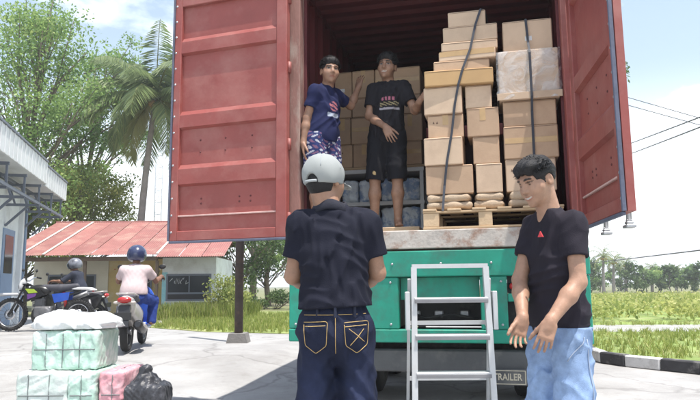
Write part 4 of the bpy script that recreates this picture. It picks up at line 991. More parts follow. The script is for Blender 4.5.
# ---- man in blue T-shirt leaning at the door post
def blue_man():
    R0 = empty('person', cpt(.28, .17, 1.5305), -YAW, 'man in blue T-shirt and floral shorts leaning one raised arm beside the door post', 'person')
    J = dict(f=(.84, -.54, 0), pelvis=(-.03, 0, .89), chest=(.0, .01, 1.15), neck=(.025, .0, 1.345), head=(.055, -.015, 1.475), hf=(.50, -.86, -.04), hup=(.06, 0, 1), hsc=1.06,
             shL=(.075, .135, 1.30), shR=(-.055, -.115, 1.28), elL=(.175, .30, 1.24), elR=(-.125, -.13, 1.03), wrL=(.225, .42, 1.45), wrR=(-.150, -.16, .80),
             hipL=(.02, .07, .84), hipR=(-.07, -.06, .84), knL=(.03, .05, .45), knR=(-.06, -.08, .45), anL=(.02, .09, .085), anR=(-.07, -.04, .085), wid=.88)
    person(R0, J, .0072, (.29, .165, .11), .2, (V3(.10, .35, .95), V3(.4, .9, -.2), V3(-1, .3, 0), 1.0, .25), (V3(.05, -.1, -1), V3(1, .3, 0), V3(.1, -1, 0), 1.0, .4))
    hair(R0, J, .0065, 1, 5)
    def tc_(V):
        c = np.tile(np.array((.010, .014, .058)), (len(V), 1)); l = V @ frame(J['f']); x, y, z = l[:, 0], l[:, 1], V[:, 2]
        a = (y < -.02) & (((x - .01) / .05) ** 2 + ((z - 1.14) / .045) ** 2 < 1); c[a & (np.sin(z * 150 + x * 60) > -.2)] = (.35, .12, .14)
        b = (y < -.02) & (np.abs(z - 1.06) < .018) & (np.abs(x) < .06); c[b] = (.32, .36, .44); return c
    shirt(R0, J, .007, (0, 0, 0), .82, .62, .010, .018, 44, .010, name='t_shirt', colfn=tc_)
    def sc_(V):
        c = np.tile(np.array((.02, .03, .11)), (len(V), 1)); x, y, z = V.T; n = np.sin(55 * x + 3 * np.sin(40 * z)) * np.sin(60 * z + 3 * np.sin(45 * y)); c[n > .45] = (.42, .42, .48); c[(n < -.55)] = (.16, .08, .14); return c
    trousers(R0, J, .007, (0, 0, 0), .95, (.098, .105, .1), .95, .012, .008, 27, 'shorts', sc_, M_cloth)
blue_man()

# ================================================================== bales and bundles in the yard
M_greenwrap = mat('pale_green_sheet', (.42, .60, .51), .32, .12, 5, .5, 30, dirt=(.66, .71, .68), damt=.8, dscale=5, dlo=.48, dhi=.62)
M_whitewrap = mat('white_plastic_sheet', (.66, .68, .68), .4, .08, 5, .5, 25)
M_pinkwrap = mat('pink_sheet', (.62, .30, .34), .5, .12, 5, .5, 30, dirt=(.7, .55, .55), damt=.6, dscale=5)
M_blackwrap = mat('dark_tarpaulin', (.028, .029, .035), .45, .3, 8, .5, 30, dirt=(.16, .16, .18), damt=.6, dscale=8)
M_cord = mat('grey_cord', (.16, .18, .18), .8)
def bale(label, c, r, m, seed, cords=((-.45, .35), (.0,)), top=None, h=.011, rz=0, cat='bale', amp=.014):
    root = empty('wrapped_bale', (c[0], c[1], c[2]), rz, label, cat, 'bales wrapped in plastic sheet')
    s = Sdf((-r[0] - .06, -r[1] - .06, -.05), (r[0] + .06, r[1] + .06, 2 * r[2] + .08), h)
    s.rbox((0, 0, r[2]), r, .03)
    s.warp(wrinkles(amp, seed, 1.6, .6), .05); s.plane((0, 0, .003), (0, 0, -1))
    b = s.build('wrapping', m, root)
    for cx in cords[0]:
        pts = []
        for (y, z) in [(-r[1] - .05, t) for t in np.linspace(.02, 2 * r[2] - .03, 14)]:
            q = snap(s, (cx * r[0], -r[1] - .12, z), (0, 1, 0), .25)
            if q is not None: pts.append(q)
        for y in np.linspace(-r[1] + .04, r[1] - .04, 8):
            q = snap(s, (cx * r[0], y, 2 * r[2] + .1), (0, 0, -1), .25)
            if q is not None: pts.append(q)
        if len(pts) > 3: MB().tube(pts, .0038, 6).build('cord', M_cord, root)
    for cz in cords[1]:
        pts = []
        for x in np.linspace(-r[0] + .03, r[0] - .03, 18):
            q = snap(s, (x, -r[1] - .12, r[2] * (1 + cz)), (0, 1, 0), .25)
            if q is not None: pts.append(q)
        if len(pts) > 3: MB().tube(pts, .0055, 6).build('cord', M_cord, root)
    return root
bale('pale green wrapped bale tied with cord, on top of the pile', (-2.55, 5.86, .362), (.30, .25, .172), M_greenwrap, 3, ((-.55, -.05, .45), (.05,)))
bale('white and green wrapped bale lying lowest on the left', (-2.68, 5.80, .005), (.225, .31, .18), mat('white_green_sheet', (.58, .64, .61), .45, .1, 5, .5, 30, dirt=(.33, .52, .42), damt=.8, dscale=3), 7, ((-.5, .3), (-.1,)))
bale('narrow green wrapped bale in the lower row, between white and pink ones', (-2.335, 5.79, .005), (.125, .30, .178), M_greenwrap, 11, ((.0,), (-.1,)))
bale('pink wrapped bale in the lower row beside the dark bundle', (-2.09, 5.80, .005), (.11, .28, .176), M_pinkwrap, 13, ((.1,), (-.1,)))
# crumpled white sheet heaped on the top bale
s = Sdf((-.48, -.40, -.03), (.48, .40, .30), .011)
s.ell((-.12, .0, .03), (.26, .27, .13), None); s.ell((.17, .02, .03), (.22, .27, .11), None, .06); s.ell((0, .05, .02), (.37, .28, .05), None, .05)
s.warp(wrinkles(.03, 19, 1.7, .8), .06); s.plane((0, 0, .0), (0, 0, -1))
o = s.build('plastic_sheet', M_whitewrap); o.location = (-2.555, 5.86, .716); tag(o, 'crumpled white plastic sheet heaped on the green bale', 'sheet')
# dark bundle
s = Sdf((-.30, -.28, -.03), (.30, .28, .56), .010)
s.rbox((0, 0, .16), (.20, .18, .16), .06); s.ell((-.02, 0, .33), (.125, .12, .10), None, .06); s.cone((-.02, 0, .40), (-.03, 0, .43), .05, .07, .03)
s.warp(wrinkles(.018, 23, 1.6, .5), .06); s.plane((0, 0, 0.003), (0, 0, -1))
o = s.build('tied_bundle', M_blackwrap); o.location = (-1.74, 5.45, 0.0); o.scale = (.86, .86, .86); tag(o, 'dark grey tarpaulin bundle standing right of the pink bale', 'bundle')

# ================================================================== motorbikes
M_chrome = mat('bright_metal', (.6, .6, .62), .25, .05, 8, metal=1.0)
M_engine = mat('engine_metal', (.22, .22, .23), .45, .15, 12, .2, 50, metal=.6)
M_gblack = mat('gloss_black_plastic', (.02, .02, .022), .3, .1, 8); M_seat = mat('seat_vinyl', (.06, .06, .075), .6, .1, 10, .2, 120)
M_lime = mat('lime_plastic', (.40, .55, .06), .35, .08, 8); M_violet = mat('violet_plastic', (.16, .06, .26), .35, .08, 8); M_wplas = mat('white_plastic', (.68, .68, .70), .35, .05, 8)
M_bluep = mat('blue_plastic', (.03, .10, .50), .3, .08, 8, coat=.3); M_silver = mat('silver_plastic', (.55, .52, .50), .3, .08, 8, metal=.3)
def mwheel(parent, x, r, tw, knob=True, spokes=16):
    prof = []; ri = r - tw * .85
    t = MB().lathe([(ri, -tw * .32), (r - tw * .3, -tw * .5), (r - .012, -tw * .38), (r, 0), (r - .012, tw * .38), (r - tw * .3, tw * .5), (ri, tw * .32)], 36, 'y', close=True)
    if knob:
        for i in range(36):
            for sy in (-1, 0, 1):
                a = 2 * math.pi * (i + .5 * (sy == 0)) / 36; c, s_ = math.cos(a), math.sin(a); t.m = Matrix(((c, 0, s_, 0), (0, 1, 0, 0), (-s_, 0, c, 0), (0, 0, 0, 1)))
                rr = r - (.012 if sy else .002); t.box((-.014, sy * tw * .34 - tw * .13, rr - .006), (.014, sy * tw * .34 + tw * .13, rr + .014))
        t.m = Matrix.Identity(4)
    w_ = t.build('wheel', M_rubber, parent, (x, 0, r + (.014 if knob else .001)))
    MB().lathe([(ri - .012, -tw * .30), (ri + .004, -tw * .36), (ri + .004, tw * .36), (ri - .012, tw * .30)], 32, 'y', close=True).build('rim', M_chrome if spokes else M_gblack, w_)
    h = MB().lathe([(.0, -.06), (.045, -.06), (.03, -.03), (.03, .03), (.045, .06), (0, .06)], 14, 'y')
    if spokes:
        for i in range(spokes):
            a = 2 * math.pi * i / spokes; b = a + .35 * (1 if i % 2 else -1); e = .045 if i % 2 else -.045
            h.tube([(.035 * math.cos(b), e, .035 * math.sin(b)), ((ri - .008) * math.cos(a), 0, (ri - .008) * math.sin(a))], .003, 4)
    else:
        for i in range(5):
            a = 2 * math.pi * i / 5; h.bar((.03 * math.cos(a), 0, .03 * math.sin(a)), ((ri - .006) * math.cos(a), 0, (ri - .006) * math.sin(a)), .03, .02)
    h.build('hub', M_engine, w_)
    MB().lathe([(.05, .05), (.11, .05), (.11, .054), (.05, .054)], 24, 'y', close=True).build('brake_disc', M_chrome, w_)
    return w_
def sblob(parent, name, m, prims, h=.012, lo=(-1.2, -.5, 0), hi=(1.2, .5, 1.4)):
    s = Sdf(lo, hi, h)
    for p in prims:
        if p[0] == 'c': s.cone(*p[1:])
        elif p[0] == 'e': s.ell(*p[1:])
        else: s.rbox(*p[1:])
    return s.build(name, m, parent)
def trail_bike(loc, rz, label):
    R = empty('trail_motorbike', loc, rz, label, 'motorbike')
    mwheel(R, .70, .335, .09); mwheel(R, -.68, .315, .11)
    for y in (-.09, .09):
        MB().tube([(.70, y, .35), (.56, y, .62)], .026, 8).tube([(.56, y, .62), (.40, y, .98)], .021, 8).build('fork_tube', M_gblack, R)
        MB().tube([(-.68, y * 1.3, .335), (-.12, y, .40)], .022, 8).build('swingarm', M_chrome, R)
    MB().bar((.47, -.13, .84), (.47, .13, .84), .06, .03).bar((.41, -.13, .97), (.41, .13, .97), .06, .03).build('fork_clamp', M_gblack, R)
    MB().tube([(.30, -.40, 1.10), (.36, -.24, 1.12), (.39, -.08, 1.04), (.39, .08, 1.04), (.36, .24, 1.12), (.30, .40, 1.10)], .012, 8).build('handlebar', M_chrome, R)
    for y in (-1, 1):
        MB().tube([(.30, y * .40, 1.10), (.335, y * .29, 1.115)], .019, 8).build('grip', M_rubber, R)
        MB().tube([(.36, y * .25, 1.12), (.36, y * .30, 1.24)], .005, 6).build('mirror_stem', M_gblack, R); sblob(R, 'mirror', M_gblack, [('e', (.36, y * .31, 1.26), (.015, .055, .035))], .008, (.3, y * .31 - .08, 1.2), (.42, y * .31 + .08, 1.32))
    sblob(R, 'front_fender', M_wplas, [('e', (.70, 0, .765), (.34, .075, .03)), ('e', (.98, 0, .75), (.12, .05, .02), None, .05)], .01, (.3, -.12, .68), (1.2, .12, .85))
    hl = sblob(R, 'headlamp', M_wplas, [('e', (.50, 0, .93), (.06, .10, .13)), ('e', (.47, 0, 1.03), (.03, .08, .06), None, .05)], .01, (.38, -.16, .75), (.62, .16, 1.14)); MB().lathe([(.001, .012), (.05, .008), (.06, 0)], 16, 'x').build('lens', M_amber, hl, (.555, 0, .92))
    MB().tube([(.42, 0, .95), (.20, 0, .62), (.16, 0, .32), (-.15, 0, .26), (-.2, 0, .55)], .024, 8).tube([(.40, 0, .98), (.05, 0, .82), (-.2, 0, .62), (-.72, 0, .84)], .022, 8).build('frame', M_gblack, R)
    sblob(R, 'engine', M_engine, [('r', (.02, 0, .40), (.18, .13, .11), .04), ('r', (.13, 0, .56), (.08, .075, .12), .03, None, .03), ('e', (-.04, .13, .38), (.11, .03, .10), None, .02)], .011, (-.3, -.25, .22), (.35, .25, .75))
    f = MB()
    for i in range(6): f.box((.04, -.09, .50 + i * .03), (.23, .09, .508 + i * .03))
    f.build('cooling_fins', M_engine, R)
    sblob(R, 'fuel_tank', M_gblack, [('e', (.16, 0, .86), (.20, .12, .10)), ('e', (.02, 0, .83), (.12, .10, .08), None, .06)], .011, (-.2, -.2, .7), (.45, .2, 1.0))
    for y in (-1, 1):
        MB().prism([(.42, .90), (.10, .88), (-.02, .74), (.20, .66), (.36, .60)], y * .125, y * .14).build('tank_shroud', M_gblack, R)
        MB().prism([(.38, .88), (.20, .87), (.12, .80), (.30, .78)], y * .141, y * .146).build('shroud_graphic', M_lime, R)
        MB().prism([(.33, .765), (.14, .78), (.16, .72), (.32, .66)], y * .141, y * .146).build('shroud_graphic', M_violet, R)
        MB().prism([(-.16, .76), (-.52, .80), (-.50, .64), (-.22, .58)], y * .10, y * .115).build('side_cover', M_bluep, R)
    sblob(R, 'seat', M_seat, [('c', (.06, 0, .90), (-.30, 0, .88), .06, .085, .02), ('c', (-.30, 0, .88), (-.62, 0, .92), .085, .06, .02)], .011, (-.8, -.2, .75), (.25, .2, 1.05))
    sblob(R, 'rear_fender', M_wplas, [('e', (-.72, 0, .87), (.26, .075, .03)), ('e', (-.95, 0, .84), (.10, .06, .018), None, .05)], .01, (-1.15, -.12, .75), (-.4, .12, .95))
    MB().box((-.99, -.04, .80), (-.955, .04, .86), .008).build('tail_lamp', M_redlens, R)
    MB().tube([(.20, -.06, .55), (.28, -.10, .40), (.10, -.15, .30), (-.2, -.15, .45), (-.40, -.16, .62)], .022, 8).tube([(-.38, -.16, .60), (-.80, -.17, .78)], .05, 12).build('exhaust', M_engine, R)
    MB().tube([(-.42, 0, .48), (-.36, 0, .80)], .035, 10).build('shock_absorber', M_redlens, R)
    MB().tube([(-.1, .12, .28), (-.18, .30, .012)], .012, 6).build('side_stand', M_gblack, R)
    for y in (-1, 1): MB().tube([(-.08, y * .1, .34), (-.09, y * .24, .34)], .014, 6).build('foot_peg', M_engine, R)
    return R
def scooter(loc, rz, label, body, tail, name='motor_scooter'):
    R = empty(name, loc, rz, label, 'motorbike')
    mwheel(R, .64, .27, .085, False, 0); mwheel(R, -.60, .27, .10, False, 0)
    sblob(R, 'rear_body', tail, [('c', (-.18, 0, .50), (-.70, 0, .66), .14, .105, .03), ('c', (-.25, 0, .40), (-.62, 0, .53), .13, .11, .06), ('c', (-.70, 0, .67), (-.84, 0, .72), .10, .055, .04)], .012, (-1.1, -.3, .2), (.1, .3, .95))
    sblob(R, 'seat', M_seat, [('e', (-.20, 0, .70), (.28, .13, .055)), ('e', (-.52, 0, .745), (.26, .11, .055), None, .06)], .011, (-.9, -.2, .6), (.2, .2, .85))
    sblob(R, 'leg_shield', body, [('e', (.50, 0, .62), (.07, .21, .30)), ('e', (.57, 0, .50), (.10, .14, .18), None, .06), ('r', (.22, 0, .30), (.30, .16, .03), .025, None, .05)], .012, (-.2, -.3, .1), (.8, .3, 1.0))
    sblob(R, 'front_fender', body, [('e', (.66, 0, .50), (.22, .07, .07)), ], .011, (.3, -.15, .36), (1.0, .15, .62))
    sblob(R, 'handlebar_cowl', M_gblack, [('e', (.42, 0, 1.0), (.10, .14, .07))], .011, (.25, -.2, .88), (.6, .2, 1.12))
    MB().tube([(.30, -.34, 1.02), (.40, -.15, 1.02), (.40, .15, 1.02), (.30, .34, 1.02)], .013, 8).build('handlebar', M_gblack, R)
    for y in (-1, 1):
        MB().tube([(.64, y * .07, .27), (.47, y * .06, .80)], .022, 8).build('fork_tube', M_gblack, R)
        MB().tube([(.29, y * .35, 1.02), (.34, y * .24, 1.02)], .019, 8).build('grip', M_rubber, R)
        MB().tube([(.38, y * .22, 1.03), (.40, y * .29, 1.18)], .005, 6).build('mirror_stem', M_gblack, R); sblob(R, 'mirror', M_gblack, [('e', (.40, y * .31, 1.20), (.012, .058, .038))], .008, (.34, y * .31 - .08, 1.12), (.46, y * .31 + .08, 1.28))
        sblob(R, 'turn_signal', M_amber, [('e', (-.83, y * .10, .68), (.03, .05, .022))], .008, (-.9, y * .1 - .08, .63), (-.76, y * .1 + .08, .73))
    sblob(R, 'tail_lamp', M_redlens, [('e', (-.86, 0, .715), (.045, .095, .045))], .008, (-.95, -.13, .64), (-.78, .13, .80))
    MB().prism([(-.60, .66), (-.84, .64), (-.95, .36), (-.91, .35), (-.80, .58), (-.60, .60)], -.075, .075).build('rear_mudguard', M_gblack, R)
    pm = MB().box((-.955, -.11, .45), (-.945, .11, .55), .002); pm.build('number_plate', M_gblack, R, (0.03, 0, 0))
    ex = MB().tube([(-.05, -.10, .28), (-.3, -.16, .25)], .02, 8).tube([(-.28, -.165, .26), (-.40, -.175, .29), (-.80, -.18, .38), (-.84, -.18, .39)], [.04, .062, .066, .04], 14).build('muffler', M_gblack, R)
    MB().tube([(-.45, -.235, .315), (-.76, -.24, .385)], [.022, .026], 8).build('heat_shield', M_silver, ex)
    MB().box((-.55, .06, .22), (-.1, .16, .36), .03).build('transmission', M_engine, R); MB().tube([(-.60, .13, .30), (-.52, .14, .62)], .03, 10).build('shock_absorber', M_engine, R)
    MB().tube([(-.50, -.12, .76), (-.82, -.11, .80), (-.86, 0, .80), (-.82, .11, .80), (-.50, .12, .76)], .012, 8).build('grab_rail', M_silver, R)
    return R
def helmet(parent, J, m):
    hc = V3(*J['head']); M = frame(J['hf']); P = lambda x, y, z: hc + M @ V3(x, y, z); s = Sdf(hc - .22, hc + .22, .009)
    s.ell(P(0, .012, .028), V3(.142, .165, .15), M); s.rbox(P(0, -.02, -.19), V3(.3, .3, .12), .02, M, .03, 'sub'); s.rbox(P(0, -.15, -.03), V3(.10, .10, .075), .03, M, .01, 'sub')
    h_ = s.build('helmet', m, parent)
    s = Sdf(hc - .22, hc + .22, .009); s.ell(P(0, .004, .022), V3(.143, .167, .142), M); s.rbox(P(0, .13, 0), V3(.3, .2, .3), .02, M, 0, 'sub'); s.rbox(P(0, -.05, .14), V3(.3, .3, .08), .02, M, 0, 'sub'); s.rbox(P(0, -.05, -.17), V3(.3, .3, .10), .02, M, 0, 'sub')
    s.build('visor', mat('smoked_visor', (.05, .055, .06), .1, .02, 3, coat=.5), h_)
def rider(loc, rz, label, top, pant, hm, sleeve, seed, dz=0.0, name='person'):
    R = empty(name, loc, rz, label, 'person')
    J = dict(f=(1, 0, 0), pelvis=(-.22, 0, .80 + dz), chest=(-.14, 0, 1.04 + dz), neck=(-.10, 0, 1.22 + dz), head=(-.06, 0, 1.355 + dz), hf=(1, .15, -.1), hsc=1,
             shL=(-.13, .165, 1.16 + dz), shR=(-.13, -.165, 1.16 + dz), elL=(.07, .27, .99 + dz), elR=(.07, -.27, .99 + dz), wrL=(.245, .32, 1.045), wrR=(.245, -.32, 1.045),
             hipL=(-.18, .09, .77 + dz), hipR=(-.18, -.09, .77 + dz), knL=(.20, .22, .68), knR=(.20, -.22, .68), anL=(.14, .21, .40), anR=(.14, -.21, .40))
    hd = (V3(.5, 0, -.1), V3(.2, 0, -1))
    person(R, J, .0095, (.22, .11, .07), 0, (*hd, V3(0, -1, 0), 1, .9), (*hd, V3(0, 1, 0), 1, .9), shoes=None)
    shirt(R, J, .0095, top, .80 + dz, sleeve, .014, .005, seed, .02, name='shirt')
    trousers(R, J, .0095, pant, .93 + dz, (.082, .07, .06), 2.0, .008, .008, seed + 1, 'trousers')
    helmet(R, J, hm); return R
trail_bike((-6.42, 13.15, .205), rad(183), 'green and violet trail motorbike with knobbly tyres, front wheel at the picture edge')
scooter((-3.20, 9.30, .203), rad(99), 'blue and silver motor scooter ridden by the person in pale T-shirt', M_bluep, M_silver)
rider((-3.20, 9.30, .203), rad(99), 'scooter rider in pale pink T-shirt, blue trousers and dark blue helmet, from behind', (.58, .47, .48), (.03, .06, .26), mat('navy_helmet', (.03, .04, .10), .25, .05, 5, coat=.5), .62, 51, -.02)
scooter((-6.45, 14.35, .205), rad(176), 'black motorbike parked behind the green trail motorbike', M_gblack, M_gblack, 'black_motorbike')
rider((-6.45, 14.35, .205), rad(176), 'rider in dark jacket and grey helmet behind the green trail motorbike', (.035, .04, .06), (.04, .045, .06), mat('grey_helmet', (.22, .23, .27), .3, .1, 8, dirt=(.03, .03, .04), damt=.9, dscale=7), .99, 61, .04)

# ================================================================== buildings
M_wallw = mat('white_plaster', (.70, .73, .74), .9, .06, 2, .2, 30, dirt=(.42, .42, .40), damt=.6, dscale=1.5)
M_wally = mat('ochre_plaster', (.58, .44, .20), .9, .08, 2, .2, 30, dirt=(.62, .55, .40), damt=.7, dscale=1.5)
M_cyan = mat('faded_cyan_paint', (.28, .56, .62), .85, .12, 3, dirt=(.6, .62, .6), damt=.7, dscale=3)
M_dark = mat('dark_opening', (.022, .022, .025), .6, .2, 3)
M_glass = mat('dim_glass', (.03, .035, .04), .12, .1, 2)
M_roof = mat('faded_red_roof', (.30, .125, .11), .6, .12, 2, .15, 30, dirt=(.40, .25, .20), damt=.75, dscale=1.4, rnd=.14)
M_roofseam = mat('pale_roof_seam', (.66, .56, .50), .7, .1, 4)
M_steel = mat('grey_blue_steel', (.16, .18, .22), .6, .1, 5); M_fascia = mat('white_fascia', (.70, .71, .72), .6, .05, 3, dirt=(.5, .5, .5), damt=.5, dscale=2)
M_bluegrey = mat('blue_grey_paint', (.22, .30, .42), .6, .08, 3)
# ---- white building at the left edge, its long side runs away from us
def hb(lo, hi, name, m, par, ch=.01): return B(lo, hi, name, m, par, ch)
wb = empty('white_building', (-8.10, 17.5, .2), math.atan2(.9, -4.9) + math.pi / 2 + 0.0, 'white building at the left edge with deep white roof fascia and steel brackets', 'building')
wb.rotation_euler = (0, 0, rad(14.9))        # local +y points away from the camera, -y towards it; x towards the yard
hb((-6, -14, .0), (-.8, -1.5, 3.40), 'wall', M_wallw, wb, .01)
for y0 in (-4.6, -7.2, -9.8): 
    w0 = hb((-.812, y0, .25), (-.785, y0 + 1.1, 2.35), 'window', M_bluegrey, wb, .004)
    hb((-.786, y0 + .10, .35), (-.778, y0 + .52, 2.25), 'pane', M_glass, w0, .001); hb((-.786, y0 + .58, .35), (-.778, y0 + 1.0, 2.25), 'pane', M_glass, w0, .001)
d0 = hb((-.812, -3.1, .02), (-.775, -2.1, 2.3), 'door', M_bluegrey, wb, .004); hb((-.774, -2.95, 1.25), (-.766, -2.25, 2.15), 'pane', M_glass, d0, .001)
for y in (-1.75, -1.45): hb((-.85, y, 0), (-.69, y + .14, 3.35), 'pillar', M_fascia if y < -1.5 else M_bluegrey, wb, .01)
hb((-6.2, -14.2, 3.50), (-.06, -.01, 3.57), 'roof_slab', M_fascia, wb, .01)
for (y0, y1, z0, z1, x) in ((-14, -2.75, 3.40, 3.93, 0), (-2.70, .0, 3.36, 3.86, -.03)):
    fa = hb((x - .05, y0, z0), (x, y1, z1), 'fascia', M_fascia, wb, .004); n = int((y1 - y0) / .3); rm = MB().box((0, 0, 0), (.014, .05, z1 - z0 - .01), .003).mesh('rib', M_fascia)
    for i in range(min(n, 40)): link('rib', rm, fa, (x + .001, y1 - .1 - i * .3, z0 + .005))
    hb((x - .08, y0, z1 + .001), (x + .03, y1, z1 + .05), 'flashing', M_steel, fa, .004)
hb((-6.2, -.05, 3.36), (-.09, -.005, 3.86), 'end_fascia', M_fascia, wb, .004)
for y in (-.35, -1.6, -3.0, -4.4, -5.8, -7.2, -8.6, -10):
    bk = MB().bar((-.8, y, 2.85), (-.08, y, 2.85), .06, .06).bar((-.8, y, 3.32), (-.06, y, 3.32), .06, .06).bar((-.79, y, 2.35), (-.3, y, 2.85), .05, .05)
    for x in (-.6, -.35, -.1): bk.bar((x, y, 2.85), (x - .15 if x < -.2 else x, y, 3.32), .04, .04)
    bk.build('roof_bracket', M_steel, wb)
MB().bar((-.10, -12, 2.89), (-.10, -.1, 2.89), .06, .06).build('purlin', M_steel, wb); MB().bar((-.62, -12, 3.36), (-.62, -.1, 3.36), .06, .06).build('purlin', M_steel, wb)
# ---- low hut with a red metal roof
hut = empty('roadside_hut', (-7.4, 20.0, .06), rad(1.5), 'low white and ochre hut with a faded red metal roof', 'building')
x0, x1 = -3.25, 3.10
hb((1.32, .0, 0), (3.05, 3.2, 1.98), 'wall', M_wallw, hut, .01)
hb((x0, 1.0, 0), (1.315, 3.2, 1.98), 'wall', M_wally, hut, .01)
hb((x0 + .02, .965, .0), (-.75, .995, 1.95), 'wall_panel', mat('cream_panel', (.62, .58, .48), .9, .08, 2), hut, .004)
hb((1.322, -.012, .0), (3.045, -.002, .48), 'painted_band', M_cyan, hut, .001)
hb((1.322, -.011, .481), (1.50, -.002, 1.5), 'painted_band', M_cyan, hut, .001)
wn = hb((1.46, -.03, .58), (2.90, .006, 1.44), 'window', M_steel, hut, .004)
hb((1.52, -.036, .86), (2.18, -.031, 1.38), 'pane', M_glass, wn, .001); hb((2.22, -.036, .86), (2.84, -.031, 1.38), 'pane', M_glass, wn, .001); hb((1.52, -.036, .64), (2.84, -.031, .80), 'pane', M_dark, wn, .001)
hb((1.42, -.07, .54), (2.94, -.031, .579), 'sill', M_wallw, wn, .004)
# loose white brush marks on the glass and wall, illegible
r_ = random.Random(5)
for (ax, az, cnt, mm, yy) in ((1.62, 1.20, 6, M_wplas, -.040), (1.55, .28, 12, mat('grey_scribble', (.12, .12, .16), .8), -.015)):
    g = MB()
    for i in range(cnt):
        cx = ax + i * .10; pts = [(cx + r_.uniform(-.05, .07), yy, az + r_.uniform(-.10, .12)) for _ in range(4)]; g.tube(pts, .009, 4)
    g.build('brush_marks', mm, wn)
for a, b, nm in ((-2.75, -1.15, 'window'), (.10, .72, 'window')):
    q = hb((a, .94, .72), (b, .964, 1.48), nm, M_steel, hut, .004); hb((a + .06, .934, .78), ((a + b) / 2 - .02, .939, 1.42), 'pane', M_glass, q, .001); hb(((a + b) / 2 + .02, .934, .78), (b - .06, .939, 1.42), 'pane', M_glass, q, .001)
g = MB()                                           # red brush lettering, too far to read
for i in range(7):
    cx = -.55 + i * .13; pts = [(cx + r_.uniform(-.04, .05), .985, 1.60 + r_.uniform(-.07, .08)) for _ in range(4)]; g.tube(pts, .013, 4)
g.build('red_sign_marks', mat('red_paint', (.5, .05, .04), .7), hut)
for x in (-3.2, -1.0, 1.25): hb((x, -.55, 0), (x + .09, -.46, 1.86), 'porch_post', mat('weathered_wood', (.16, .12, .09), .9, .2, 6), hut, .006)
hb((x0, -.58, 1.865), (1.30, -.44, 1.99), 'porch_beam', MATS['weathered_wood'], hut, .006)
rfm = MB(); rfm.box((x0, -.4, 1.985), (3.06, 3.2, 2.0)); rf = rfm.build('roof', MATS['weathered_wood'], hut)
# corrugated sheets on the front slope
def sheet_mesh(w_, L, rise):
    n = 10; v = []; f = []
    for i in range(n * 2 + 1):
        x = w_ * i / (2 * n); z = .018 if i % 2 else 0
        v += [(x, 0, z), (x, L, z + rise), (x, L, z + rise - .006), (x, 0, z - .006)]
    for i in range(2 * n):
        a = i * 4; f += [(a, a + 4, a + 5, a + 1), (a + 3, a + 2, a + 6, a + 7), (a, a + 3, a + 7, a + 4), (a + 1, a + 5, a + 6, a + 2)]
    mb = MB(); mb.add(v, f, False); return mb.mesh('roof_sheet', M_roof)
sw = .70; sm_ = sheet_mesh(sw - .02, 3.9, 1.42); i = 0; xx = x0 - .25
while xx < 3.3:
    low = xx > 1.2; o = link('roof_sheet', sm_, rf, (xx, -.85 - (.25 if low else 0), 2.03 - (.09 if low else 0) + (.004 if i % 2 else 0)))
    if i in (0, 1, 6): MB().bar((0, -.005, .03), (0, 3.9, 1.45), .07, .02).build('seam_strip', M_roofseam, rf, (xx + sw - .02, -.85 - (.25 if low else 0), 2.035 - (.09 if low else 0)))
    xx += sw; i += 1
hb((x0 - .25, 3.0, 3.40), (3.3, 3.14, 3.50), 'ridge_cap', M_roof, rf, .01)
sb = sheet_mesh(sw - .02, 2.2, -.8)
for j in range(9): link('roof_sheet', sb, rf, (x0 - .25 + j * sw, 3.08, 3.42))

# ================================================================== post, mast, wires
po = empty('steel_post', (-1.80, 10.05, hgt(-1.80, 10.05)), 0, 'dark rusty post on a concrete footing beyond the left container door', 'post')
MB().tube([(0, 0, .12), (0, 0, 5.2)], .068, 14).build('shaft', mat('rusty_dark_post', (.07, .055, .05), .8, .3, 6, .4, 40, dirt=(.2, .12, .08), damt=.6, dscale=5), po)
MB().prism([(-.17, 0), (.17, 0), (.13, .15), (-.13, .15)], -.16, .16).build('footing', mat('old_concrete', (.22, .21, .20), .9, .2, 6, .5, 40), po)
MB().box((-.05, -.05, 5.2), (.05, .05, 5.3), .01).build('cap', M_steel, po)
def mast(loc, h, w_, label):
    R = empty('lattice_mast', loc, rad(20), label, 'mast')
    P = [(w_ * math.cos(a), w_ * math.sin(a)) for a in (0, 2.094, 4.189)]; m = mat('mast_steel', (.40, .42, .46), .5, .05, 3)
    for p in P: MB().tube([(*p, 0), (*p, h)], .045, 6).build('leg', m, R)
    n = int(h / 1.1); g = MB()
    for i in range(n):
        z0, z1 = h * i / n, h * (i + 1) / n
        for j in range(3):
            a, b = P[j], P[(j + 1) % 3]; g.tube([(*a, z0), (*b, z1)], .022, 4); g.tube([(*a, z1), (*b, z1)], .022, 4)
    g.build('bracing', m, R)
mast((-18.3, 58, 0), 17, .42, 'grey steel lattice mast behind the coconut palm')
M_wire = mat('wire_black', (.05, .05, .055), .6)
def wire(label, a, b, sag, r=.012):
    a, b = Vector(a), Vector(b); pts = [a + (b - a) * t - Vector((0, 0, sag * 4 * t * (1 - t))) for t in np.linspace(0, 1, 25)]
    o = MB().tube(pts, r, 5).build('power_line', M_wire); tag(o, label, 'wire', 'overhead wires'); return o
for lab, a, b in (('uppermost overhead wire sloping down to the right', (18.99, 49, 17.34), (24.21, 38.25, 10.81)), ('second overhead wire sloping down to the right', (19.08, 49, 16.6), (24.14, 38.25, 10.39)),
                  ('upper of the two overhead wires climbing to the right', (23.28, 54.4, 12.76), (10.82, 15.7, 5.95)), ('lower of the two overhead wires climbing to the right', (23.33, 54.4, 11.84), (10.77, 15.7, 5.68)),
                  ('low overhead wire just above the far trees', (23.87, 70.8, 2.96), (11.54, 14.9, 2.17))): wire(lab, a, b, .02, .028)

